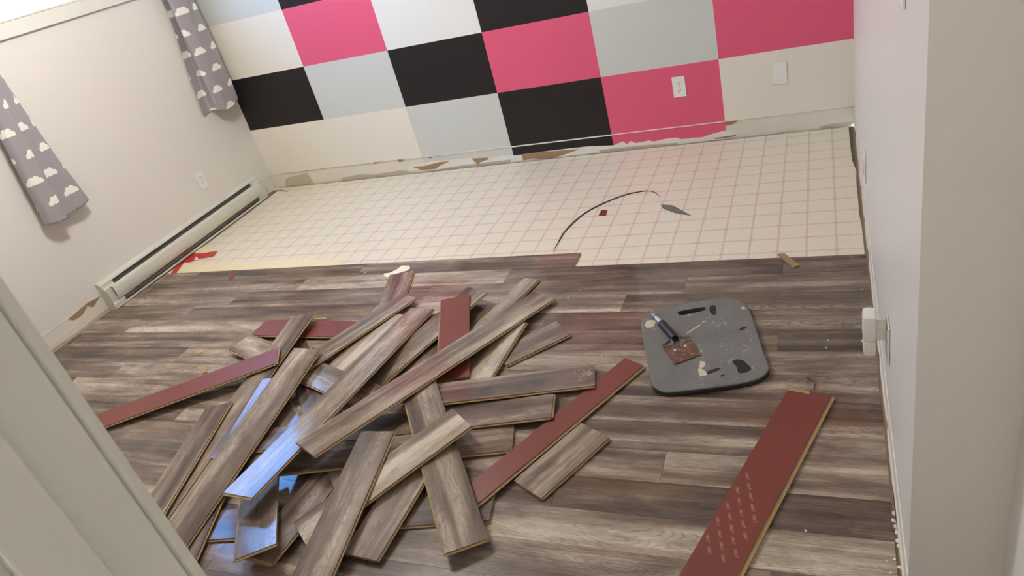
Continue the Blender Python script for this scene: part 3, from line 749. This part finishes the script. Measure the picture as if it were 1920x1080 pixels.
# printed year on the lone red plank
o = BOARD_OBJ['P44']; inv = o.matrix_world.inverted()
cu = bpy.data.curves.new('year', 'FONT'); cu.body = '1867.'; cu.size = .0142; cu.shear = .35; cu.extrude = .00006; cu.resolution_u = 3
to = bpy.data.objects.new('year', cu); COL.objects.link(to)
bpy.context.view_layer.update()
dg = bpy.context.evaluated_depsgraph_get()
tm = bpy.data.meshes.new_from_object(to.evaluated_get(dg))
bpy.data.objects.remove(to)
for row in YEARS:
    bm = bmesh.new()
    a, b_ = Vector((*row[0], 0)), Vector((*row[-1], 0)); d = (b_-a).normalized()
    pts = list(row)
    for (x, y) in pts:
        e1 = inv.to_3x3() @ d; e1.z = 0; e1.normalize()
        e2 = Vector((-e1.y, e1.x, 0))
        p0 = inv @ Vector((x, y, .018)); p0.z = .0002
        b2 = bmesh.new(); b2.from_mesh(tm)
        for v in b2.verts: v.co = p0 + e1*v.co.x*.92 + e2*(v.co.y-.002)*.8 + Vector((0, 0, v.co.z))
        tmp = bpy.data.meshes.new('t'); b2.to_mesh(tmp); b2.free(); bm.from_mesh(tmp); bpy.data.meshes.remove(tmp)
    me = bpy.data.meshes.new('printed_year'); bm.to_mesh(me); bm.free(); me.materials.append(M_YEAR)
    y_ = link('printed_year', me, o); y_['label'] = 'pale slanted row of 1867 print'
# torn fibre at the far end of the lone red plank
L_ = BOARDS['P44'][3]; w = BOARDS['P44'][7]
m = MB(); m.prism([(L_/2-.001, w/2-.001, .0), (L_/2-.001, .002, .0), (L_/2-.012, -.004, .0), (L_/2-.017, .006, .0), (L_/2-.014, .02, .0), (L_/2-.018, .033, .0), (L_/2-.016, .046, .0), (L_/2-.019, w/2-.001, .0)], (0, 0, .0004), M_HDF)
q = m.obj('torn_edge', o); q['label'] = 'bare tan fibre where the backing tore off'
# white scuffs on the end of the upper of the three right-hand planks
L_ = BOARDS['H1'][3]; m = MB(); rr = random.Random(8)
for k in range(60):
    a = L_/2-.012-abs(rr.gauss(0, .022)); b_ = rr.gauss(.012, .02); s = .0006+.0016*rr.random()
    b_ = max(-.05, min(.055, b_))
    m.prism([(a, b_, .0), (a+s*2, b_+s*.4, .0), (a+s*1.4, b_+s, .0), (a+s*.2, b_+s*.8, .0)], (0, 0, .0003), M_CRUMB)
q = m.obj('paint_specks', BOARD_OBJ['H1']); q['label'] = 'white paint specks'; q['kind'] = 'stuff'

# ---------------------------------------------------------------- kneeling pad
def smooth_ring(pts, n=4):
    out = []; N_ = len(pts)
    for i in range(N_):
        p0, p1, p2, p3 = (Vector(pts[(i+j-1) % N_]) for j in range(4))
        for k in range(n):
            t = k/n
            out.append(.5*((2*p1)+(-p0+p2)*t+(2*p0-5*p1+4*p2-p3)*t*t+(-p0+3*p1-3*p2+p3)*t*t*t))
    return out
def holed_slab(name, outer, holes, z0, z1, mats, depth_holes=None, parent=None, loc=(0, 0, 0)):
    bm = bmesh.new(); rings = []
    for r_ in [outer]+holes:
        vs = [bm.verts.new((p[0]-loc[0], p[1]-loc[1], z1-loc[2])) for p in r_]
        es = [bm.edges.new((vs[i], vs[(i+1) % len(vs)])) for i in range(len(vs))]
        rings.append((vs, es))
    bmesh.ops.triangle_fill(bm, use_beauty=True, edges=[e_ for _, es in rings for e_ in es])
    top = bm.faces[:]
    for f in top:
        f.material_index = 0
        if f.normal.z < 0: f.normal_flip()
    for ri, (vs, es) in enumerate(rings):
        lo = [bm.verts.new((v.co.x, v.co.y, z0-loc[2])) for v in vs]
        mid = None
        if ri == 0:   # soft rounded top edge
            cx = sum(v.co.x for v in vs)/len(vs); cy = sum(v.co.y for v in vs)/len(vs)
            mid = []
            for v in vs:
                d = Vector((v.co.x-cx, v.co.y-cy, 0)).normalized()
                mid.append(bm.verts.new((v.co.x+d.x*.004, v.co.y+d.y*.004, z1-loc[2]-.004)))
            for a in range(len(vs)):
                b_ = (a+1) % len(vs)
                f = bm.faces.new((vs[a], vs[b_], mid[b_], mid[a])); f.material_index = 0; f.smooth = True
            for v, q in zip(mid, lo): q.co.x, q.co.y = v.co.x, v.co.y
        src = mid or vs
        for a in range(len(vs)):
            b_ = (a+1) % len(vs)
            f = bm.faces.new((src[a], src[b_], lo[b_], lo[a])); f.material_index = 1; f.smooth = True
        if ri == 0: base = lo
    f = bm.faces.new(base); f.material_index = 1
    bmesh.ops.recalc_face_normals(bm, faces=bm.faces[:])
    me = bpy.data.meshes.new(name); bm.to_mesh(me); bm.free()
    for mt in mats: me.materials.append(mt)
    return link(name, me, parent, loc)
PC = (-.56, -1.93, .008)
pad = holed_slab('kneeling_pad', [tuple(p) for p in smooth_ring([(a, b_, 0) for a, b_ in PAD], 3)], [[tuple(p) for p in smooth_ring([(a, b_, 0) for a, b_ in SLOT], 3)]], .0085, .030, [M_FOAM, M_FOAMS], loc=PC)
tag(pad, 'scuffed dark grey foam kneeling pad with a handle slot lying on the laminate', 'kneeling pad')
for nm, LL, mt, tt, lb in (('gouge', HOLES, M_SLOT, .0004, 'dark chunk torn out of the foam'), ('plaster_smear', PASTE, M_PASTE, .0006, 'cream plaster smear')):
    for L__ in LL:
        rg = smooth_ring([(a-PC[0], b_-PC[1], 0) for a, b_ in L__], 5)
        for v in rg:
            d_ = noise.noise_vector(v*90)*.0035; v.x += d_.x; v.y += d_.y
        m = MB(); m.prism([(v.x, v.y, .0222) for v in rg], (0, 0, tt), mt)
        q = m.obj(nm, pad); q['label'] = lb

# ---------------------------------------------------------------- floor scraper head
SC = bpy.data.objects.new('scraper', None); COL.objects.link(SC)
bl = [Vector((-.6739, -1.9805, 0)), Vector((-.5851, -1.9336, 0)), Vector((-.5379, -2.021, 0)), Vector((-.6206, -2.0748, 0))]
SC.location = (-.64, -1.95, .0306)
tag(SC, 'hand scraper with black grip and rusty square blade lying on the kneeling pad', 'scraper')
o0 = Vector(SC.location); z_ = .0018
m = MB(); m.prism([(v.x-o0.x, v.y-o0.y, z_) for v in bl], (0, 0, .0022), M_RUST); m.obj('blade', SC, bevel=.0005)
ce = (bl[0]+bl[1])/2; cd = ((bl[2]+bl[3])/2-ce).normalized(); ac = (bl[1]-bl[0]).normalized()
for s, t in ((-.018, .038), (.020, .030)):
    p = ce+ac*s+cd*t
    m = MB(); m.tube([(p.x-o0.x, p.y-o0.y, z_+.0022), (p.x-o0.x, p.y-o0.y, z_+.0045), (p.x-o0.x, p.y-o0.y, z_+.0062)], [.0062, .0062, .0035], M_SCREW, 12); m.obj('bolt', SC, smooth=True)
p = ce+ac*.002+cd*.022
m = MB(); m.tube([(p.x-o0.x, p.y-o0.y, z_+.0021), (p.x-o0.x, p.y-o0.y, z_+.0026)], .003, M_SLOT, 10); q = m.obj('hole', SC); q['label'] = 'small dark hole in the blade'
# bracket: wing plate + hollow ferrule
m = MB()
wa, wb_ = bl[0]-cd*.002, bl[1]-cd*.002
q0 = ce-cd*.020-ac*.018; q1 = ce-cd*.020+ac*.018
def L3(v, z): return (v.x-o0.x, v.y-o0.y, z)
m.prism([L3(wa+cd*.006, z_+.0024), L3(wb_+cd*.006, z_+.0024), L3(wb_-cd*.001, z_+.0024), L3(q1, z_+.0024), L3(q0, z_+.0024), L3(wa-cd*.001, z_+.0024)], (0, 0, .0014), M_DSTEEL)
for a_, b__ in ((wa, q0), (wb_, q1)):
    d_ = (b__-a_).normalized(); n_ = Vector((-d_.y, d_.x, 0))*.0012
    m.prism([L3(a_-n_, z_+.003), L3(b__-n_, z_+.003), L3(b__+n_, z_+.003), L3(a_+n_, z_+.003)], (0, 0, .009), M_DSTEEL)
for s_ in (-1, 1):
    c0 = ce+ac*(.013*s_); n_ = ac*.0012
    m.prism([L3(c0-n_-cd*.024, z_+.003), L3(c0-n_+cd*.004, z_+.003), L3(c0+n_+cd*.004, z_+.003), L3(c0+n_-cd*.024, z_+.003)], (0, 0, .012), M_DSTEEL)
m.obj('bracket', SC)
h0 = ce-cd*.012+Vector((0, 0, 0)); h1 = Vector((-.7290, -1.8115, 0)); hd = (h1-h0); hl = hd.length; hd.normalize()
def hp(t, z): v = h0+hd*t; return (v.x-o0.x, v.y-o0.y, z)
m = MB(); m.tube([hp(.004, .0145), hp(.010, .0158), hp(hl*.55, .0165), hp(hl*.66, .0165), hp(hl*.69, .0165)], [.0135, .0152, .0155, .0152, .0125], M_GRIP, 20); m.obj('grip', SC, smooth=True)
m = MB(); m.tube([hp(hl*.68, .0165), hp(hl*.96, .0165), hp(hl*.965, .0165)], [.0105, .0105, .009], M_STEEL, 20); m.obj('shaft', SC, smooth=True)
m = MB(); m.tube([hp(hl*.955, .0165), hp(hl*1.03, .0165)], [.0128, .0128], M_DSTEEL, 20); m.obj('end_cap', SC, smooth=True)

# ---------------------------------------------------------------- wall plates
def plate(name, org, ux, nz, label, sockets=2, w=.070, h=.114, nightlight=False):
    """org centre on wall; ux horizontal dir, nz wall normal"""
    r_ = bpy.data.objects.new(name, None); COL.objects.link(r_)
    ux = Vector(ux); nz = Vector(nz); uy = Vector((0, 0, 1))
    r_.matrix_world = Matrix.Translation(org) @ Matrix((ux, uy, nz)).transposed().to_4x4()
    m = MB(); m.box(-w/2, w/2, -h/2, h/2, .0003, .0050, M_PVC); q = m.obj('cover_plate', r_, bevel=.0015)
    if sockets == 2:
        for s in (-1, 1):
            m = MB(); c = s*.0195
            ring = [(math.cos(a)*.0165, c+max(-.0135, min(.0135, math.sin(a)*.0165)), .0050) for a in [2*math.pi*i/24 for i in range(24)]]
            m.prism(ring, (0, 0, .0018), M_PVC); q = m.obj('socket', r_)
            m = MB()
            m.box(-.0075, -.0052, c-.002, c+.007, .0068, .0071, M_SLOT); m.box(.0052, .0072, c-.001, c+.006, .0068, .0071, M_SLOT)
            m.tube([(0, c-.0075, .0068), (0, c-.0075, .0071)], .0028, M_SLOT, 10); m.obj('slots', q)
        scr = [0]
    else: scr = [-.041, .041] if sockets == 0 else [-.030, .030]
    if sockets == 1:
        m = MB(); m.prism([(-.005, -.010, .005), (.005, -.010, .005), (.005, .010, .005), (-.005, .010, .005)], (0, .006, .012), M_PVC); m.obj('toggle', r_)
    for s in scr:
        m = MB(); m.tube([(0, s, .0050), (0, s, .0060)], [.0032, .0026], M_PVC2 if sockets != 2 else M_SCREW, 12); m.obj('screw', r_)
    return r_
o = plate('wall_outlet', (-.8725, -.0002, .335), (-1, 0, 0), (0, -1, 0), '', 2)
tag(o, 'white double socket outlet on the pink rectangle of the far wall', 'outlet')
o = plate('blank_plate', (-.351, -.0002, .3315), (-1, 0, 0), (0, -1, 0), '', 0)
tag(o, 'blank white cover plate on the cream rectangle near the right corner', 'wall plate')
o = plate('wall_outlet', (-W+.0003, -.603, .346), (0, -1, 0), (1, 0, 0), '', 2)
tag(o, 'white double outlet on the left wall above the baseboard heater', 'outlet')
o = plate('wall_outlet', (-.0005, -1.13, .268), (0, 1, 0), (-1, 0, 0), '', 2)
tag(o, 'white outlet seen edge on, low on the right wall beside the vinyl', 'outlet')
o = plate('wall_outlet', (-.0005, -2.315, .312), (0, 1, 0), (-1, 0, 0), '', 2)
tag(o, 'white outlet seen edge on, on the right wall behind the plug-in night light', 'outlet')
o = plate('light_switch', (-.0005, -2.53, 1.25), (0, 1, 0), (-1, 0, 0), '', 1)
tag(o, 'white light switch high on the right wall at the top edge of the photo', 'light switch')
NL = bpy.data.objects.new('night_light', None); COL.objects.link(NL); NL.location = (-.008, -2.305, .345)
tag(NL, 'rounded white plug-in night light on the right wall outlet', 'night light')
def rbox(name, x0, x1, y0, y1, z0, z1, mat, parent, bev):
    m = MB(); m.box(x0, x1, y0, y1, z0, z1, mat); return m.obj(name, parent, bevel=bev, smooth=True)
rbox('plug_base', -.022, .0, -.018, .018, -.028, .012, M_PVC2, NL, .002)
rbox('housing', -.052, -.022, -.026, .026, -.075, -.028, M_PVC2, NL, .009)
rbox('light_cover', -.053, -.022, -.027, .027, -.0285, .048, M_PVC, NL, .010)
m = MB(); m.tube([(-.052, 0, -.042), (-.0555, 0, -.042)], .003, M_CRUMB, 10); m.obj('sensor', NL)

# ---------------------------------------------------------------- baseboard heater
HY0, HY1 = -1.622, -.165
HE = bpy.data.objects.new('baseboard_heater', None); COL.objects.link(HE); HE.location = (-W+.0002, HY0, .0005)
tag(HE, 'long off-white electric baseboard heater along the foot of the left wall', 'heater')
HL = HY1-HY0; CAP = .085
def hprof(name, prof, y0, y1, mat, par=HE, smooth=False):
    m = MB(); m.prism([(d, y0, z) for d, z in prof], (0, y1-y0, 0), mat); return m.obj(name, par, smooth=smooth)
hprof('back_panel', [(.0, .012), (.003, .012), (.003, .176), (.0, .176)], 0.002, HL-.002, M_HEAT)
hprof('top_panel', [(.003, .176), (.030, .170), (.036, .160), (.034, .157), (.028, .166), (.003, .171)], 0.002, HL-.002, M_HEAT)
hprof('front_panel', [(.046, .137), (.056, .137), (.0625, .131), (.066, .115), (.067, .085), (.064, .060), (.058, .049), (.048, .047), (.048, .051), (.056, .053), (.061, .062), (.0635, .085), (.0625, .114), (.059, .128), (.054, .133), (.046, .133)], CAP*.55, HL-CAP*.55, M_HEAT, smooth=True)
hprof('bottom_lip', [(.003, .013), (.062, .009), (.065, .012), (.065, .022), (.061, .022), (.060, .014), (.003, .017)], .002, HL-.002, M_HEAT)
hprof('air_baffle', [(.012, .030), (.050, .026), (.050, .029), (.014, .165), (.010, .165)], CAP, HL-CAP, M_HDARK)
m = MB()
yy = CAP+.02
while yy < HL-CAP-.02:
    m.box(.018, .046, yy, yy+.0012, .050, .120, M_HFIN); yy += .009
q = m.obj('element_fins', HE); q['kind'] = 'stuff'
m = MB(); m.tube([(.032, CAP*.6, .085), (.032, HL-CAP*.6, .085)], .006, M_HFIN, 10); m.obj('heating_element', HE)
capp = [(.0, .008), (.060, .008), (.0655, .012), (.0655, .030), (.060, .040), (.062, .052), (.066, .064), (.068, .086), (.067, .118), (.0635, .132), (.056, .139), (.043, .141), (.041, .157), (.031, .171), (.0, .178)]
for a, b_ in ((0, .004), (HL-.004, HL)):
    hprof('end_cap', capp, a, b_, M_HEAT)
for a, b_ in ((.004, CAP), (HL-CAP, HL-.004)):
    hprof('junction_cover', [(.003, .02), (.057, .02), (.059, .038), (.050, .045), (.050, .137), (.036, .139), (.034, .156), (.003, .168)], a, b_, M_HEAT)
for yy in (.30, .62, .92, 1.22):
    m = MB(); m.tube([(.064, yy, .058), (.0665, yy, .057)], .0025, M_HDARK, 8); m.obj('screw', HE)

# ---------------------------------------------------------------- curtains
def catmull(pts, n):
    out = []
    for i in range(len(pts)-1):
        p0 = Vector(pts[max(i-1, 0)]); p1 = Vector(pts[i]); p2 = Vector(pts[i+1]); p3 = Vector(pts[min(i+2, len(pts)-1)])
        for k in range(n):
            t = k/n
            out.append(.5*((2*p1)+(-p0+p2)*t+(2*p0-5*p1+4*p2-p3)*t*t+(-p0+3*p1-3*p2+p3)*t*t*t))
    out.append(Vector(pts[-1])); return out
def curtain(levels, label, u0, seed):
    """levels: list of (z, [(x,y,dz)...]) with equal point counts, top to bottom"""
    r = random.Random(seed)
    zs = [l[0] for l in levels]; cols = []
    nseg = 6; rows = []
    prof = [catmull([(x, y, z+dz) for (x, y, dz) in P], nseg) for z, P in levels]
    nc = len(prof[0]); sub = 9
    for j in range(len(levels)-1):
        for k in range(sub):
            t = k/sub; ring = []
            for i in range(nc):
                p0 = prof[max(j-1, 0)][i]; p1 = prof[j][i]; p2 = prof[j+1][i]; p3 = prof[min(j+2, len(prof)-1)][i]
                ring.append(.5*((2*p1)+(-p0+p2)*t+(2*p0-5*p1+4*p2-p3)*t*t+(-p0+3*p1-3*p2+p3)*t*t*t))
            rows.append(ring)
    rows.append(prof[-1])
    for ri, ring in enumerate(rows):
        for i, p in enumerate(ring):
            q = noise.noise(Vector((p.y*14+seed, p.z*9, i*.07)))*.004
            p.x = max(-W+.006, p.x+q)
    # arc-length of the bottom row drives the print so clouds keep their size
    bl_ = [0]
    for a, b_ in zip(rows[-1], rows[-1][1:]): bl_.append(bl_[-1]+(b_-a).length)
    vs = []; fs = []
    for ring in rows: vs += [tuple(p) for p in ring]
    for a in range(len(rows)-1):
        for b_ in range(nc-1): fs.append((a*nc+b_, a*nc+b_+1, (a+1)*nc+b_+1, (a+1)*nc+b_))
    cen = Vector((0, 0, 0))
    for p in rows[0]: cen += p/len(rows[0])
    me = bpy.data.meshes.new('curtain'); me.from_pydata([tuple(Vector(v)-cen) for v in vs], [], fs)
    me.materials.append(M_CLOTH)
    ul = me.uv_layers.new(name='UVMap')
    for p in me.polygons:
        for l in p.loop_indices:
            vi = me.loops[l].vertex_index
            ul.data[l].uv = (bl_[vi % nc]+u0, vs[vi][2])
    me.shade_smooth()
    o = link('curtain', me, None, cen)
    sol = o.modifiers.new('thickness', 'SOLIDIFY'); sol.thickness = .0014; sol.offset = 0
    tag(o, label, 'curtain', 'cloud print curtains')
    return o
# right curtain, beside the far corner
def CR(z, back, fl, fm, fr, dz=0):
    return (z, [(-W+.02, back, 0), (-W+.012, back+.012, -.012 if dz else 0), (-W+.010, back+.075, .0), (-W+.055, fl+.006, .0), (-W+.083, fl, .0), (-W+.092, fl+.03, -.01*bool(dz)), (-W+.098, fm, -dz), (-W+.09, (fm+fr)/2, -dz*.7), (-W+.085, fr-.012, .0), (-W+.07, fr, .0), (-W+.035, fr-.03, -dz*.9), (-W+.02, fr-.075, -dz*1.3)])
curtain([CR(2.19, -.40, -.36, -.22, -.045), CR(1.8, -.31, -.30, -.20, -.05), CR(1.41, -.268, -.272, -.18, -.075), CR(1.15, -.296, -.275, -.195, -.060), CR(.95, -.329, -.280, -.21, -.060), CR(.80, -.348, -.285, -.22, -.062), CR(.70, -.358, -.288, -.22, -.066, .03)],
        'grey curtain with white clouds hanging beside the far left corner', .03, 5)
# left curtain
def CL(z, yl, yf, yr, dz=0):
    return (z, [(-W+.03, yl+.02, 0), (-W+.05, yl, 0), (-W+.085, yl+.012, -dz*.2), (-W+.098, (yl+yf)/2, -dz*.7), (-W+.10, yf-.012, -dz), (-W+.092, yf, -dz*.9), (-W+.070, yf-.004, -dz*.7), (-W+.060, yf+.02, -dz*.7), (-W+.072, (yf+yr)/2+.02, -dz*.5), (-W+.068, yr-.01, 0), (-W+.055, yr, 0), (-W+.03, yr-.03, 0)])
curtain([CL(2.19, -1.98, -1.80, -1.60), CL(1.8, -1.76, -1.66, -1.53), CL(1.42, -1.625, -1.575, -1.500), CL(1.25, -1.640, -1.565, -1.492), CL(1.05, -1.668, -1.582, -1.478), CL(.85, -1.688, -1.592, -1.458), CL(.70, -1.700, -1.600, -1.438), CL(.603, -1.712, -1.605, -1.425, .018)],
        'grey curtain with white clouds hanging left of the window, cut off by the left edge', .0, 9)
m = MB(); m.tube([(0, -1.08, 0), (0, 1.1, 0)], .010, M_ALU, 12)
rod = bpy.data.objects.new('curtain_rod', None); COL.objects.link(rod); rod.location = (-W+.06, -1.13, 2.20)
tag(rod, 'white curtain rod over the window', 'curtain rod')
m.obj('rod', rod, smooth=True)
for yy in (-1.05, 1.05):
    m = MB(); m.box(-.0598, .0, yy-.008, yy+.008, -.008, .012, M_ALU); m.obj('bracket', rod)

# ---------------------------------------------------------------- debris
def flat(name, pts, z, t, mat, label, cat, group=None, jitter=0):
    cx = sum(p[0] for p in pts)/len(pts); cy = sum(p[1] for p in pts)/len(pts)
    m = MB(); m.prism([(p[0]-cx, p[1]-cy, 0) for p in pts], (0, 0, t), mat)
    o = m.obj(name, None, (cx, cy, z)); tag(o, label, cat, group); return o
flat('vinyl_backing', BACKING, .0003, .0009, M_BACKING, 'cream strip of peeled vinyl backing along the laminate edge at the left', 'vinyl backing')
flat('red_film', REDFILM, .0014, .0012, M_REDF, 'crumpled red plastic film sticking out beside the baseboard heater', 'plastic film')
flat('vinyl_peel', PEEL, .0030, .0012, M_BACKING, 'curled cream scrap of vinyl lying above the red film', 'vinyl scrap')
flat('vinyl_scrap', TRI, .0030, .0012, M_BACKING, 'small white triangular scrap on the red film', 'vinyl scrap')
flat('chip', REDSQ, .0003, .002, M_RED, 'small dark red chip on the vinyl inside the long crack', 'chip', 'wood chips')
flat('chip', REDCHIP, .0082, .002, M_RED, 'small dark red chip on the laminate near the heater', 'chip', 'wood chips')
flat('chip', CHIP, .0082, .004, M_HDF, 'tan fibreboard chip behind the long left red plank', 'chip', 'wood chips')
flat('wood_sliver', SLIVER, .0082, .003, M_HDF, 'thin tan splinter behind the short red plank at the back of the pile', 'splinter')
flat('wood_stick', [(a, b_) for a, b_ in STICK], .0082, .006, M_HDF, 'flat tan wood strip lying across the edge of the laminate near the right wall', 'wood strip')
flat('paper_scrap', PAPER, .0082, .0009, M_PAPER, 'cream torn paper scrap at the far end of the pile', 'paper scrap')
# crack in the vinyl: a thin dark gash with a lifted lip
def ribbon(name, pts, wd, z, mat, lip=None):
    m = MB(); P = catmull([(a, b_, z) for a, b_ in pts], 5); n = len(P); vs = []
    for i, p in enumerate(P):
        d = (P[min(i+1, n-1)]-P[max(i-1, 0)]).normalized(); nn = Vector((-d.y, d.x, 0))
        f = math.sin(math.pi*(i+.6)/(n+.2))**.5
        j = noise.noise(p*40)*.3
        vs.append((p+nn*wd*f*(.6+j), p-nn*wd*f*.4))
    for (a, b_), (c, d) in zip(vs, vs[1:]): m.face((a, b_, d, c), mat)
    return m, vs
m, vs = ribbon('crack', CRACK, .011, .0004, M_CRACK)
for i in range(len(vs)-1):   # raised lip on the far side
    a, c = vs[i][0], vs[i+1][0]
    k0 = .004*math.sin(math.pi*i/(len(vs)-1)); k1 = .004*math.sin(math.pi*(i+1)/(len(vs)-1))
    up0, up1 = Vector((0, -.002, k0)), Vector((0, -.002, k1))
    o0_, o1_ = (vs[i][0]-vs[i][1]).normalized()*.02, (vs[i+1][0]-vs[i+1][1]).normalized()*.02
    m.face((a+up0, c+up1, c+o1_, a+o0_), M_VINYL)
cr = m.obj('floor'); struct(cr, 'curved crack torn in the vinyl')
fc = Vector((-.8225, -.85, 0))
m = MB(); F_ = [Vector((a, b_, 0))-fc for a, b_ in FLAP]
m.prism([(F_[0].x, F_[0].y, .001), (F_[1].x, F_[1].y, .011), (F_[2].x, F_[2].y, .002), (F_[3].x, F_[3].y-.005, .002), (F_[4].x, F_[4].y, .001)], (0, 0, .0014), M_FLAP)
fo = m.obj('vinyl_flap', None, (fc.x, fc.y, 0)); tag(fo, 'lifted sliver of vinyl at the right end of the crack, greyed for its shadow', 'vinyl flap')
# black wire at the end of the lone red plank
m = MB(); cc = Vector((*CURL[1], .012)); pts = catmull([Vector((*CURL[0], .010))-cc, Vector((*CURL[1], .018))-cc, Vector((*CURL[1], .016))-cc+Vector((.006, -.012, 0)), Vector((*CURL[2], .011))-cc], 5)
m.tube(pts, .0022, M_CURL, 8)
wo_ = m.obj('wire_offcut', None, cc, smooth=True); tag(wo_, 'short bent grey wire at the torn end of the lone red plank', 'wire')
# thin twig of debris in the far left corner
m = MB(); m.tube([(0, 0, 0), (.05, -.012, .004), (.13, -.05, .001)], [.002, .003, .001], M_BROWN, 7)
o = m.obj('wood_sliver', None, (-3.83, -.06, .004)); tag(o, 'dark splinter on the vinyl in the far left corner', 'splinter')
m = MB(); m.box(-.02, .02, -.05, .05, 0, .004, M_RED); o = m.obj('chip', None, (-3.862, -.10, .0006), bevel=.001); tag(o, 'brown red fragment on the floor between heater and far corner', 'chip', 'wood chips')
# crumbs
rc = random.Random(77)
me0 = None
for i, (x, y) in enumerate(CRUMBS):
    s = .0035+.004*rc.random() if i < 12 else .0022+.002*rc.random()
    me = bpy.data.meshes.new('plaster_crumb'); bm = bmesh.new()
    bmesh.ops.create_icosphere(bm, subdivisions=1, radius=s)
    for v in bm.verts: v.co *= rc.uniform(.7, 1.15); v.co.z *= .6
    lo = min(v.co.z for v in bm.verts)
    bm.to_mesh(me); bm.free(); me.materials.append(M_CRUMB)
    o = link('plaster_crumb', me, None, (x, y, .0081-lo))
    tag(o, 'tiny white plaster crumb on the laminate floor', 'crumb', 'plaster crumbs on the laminate')
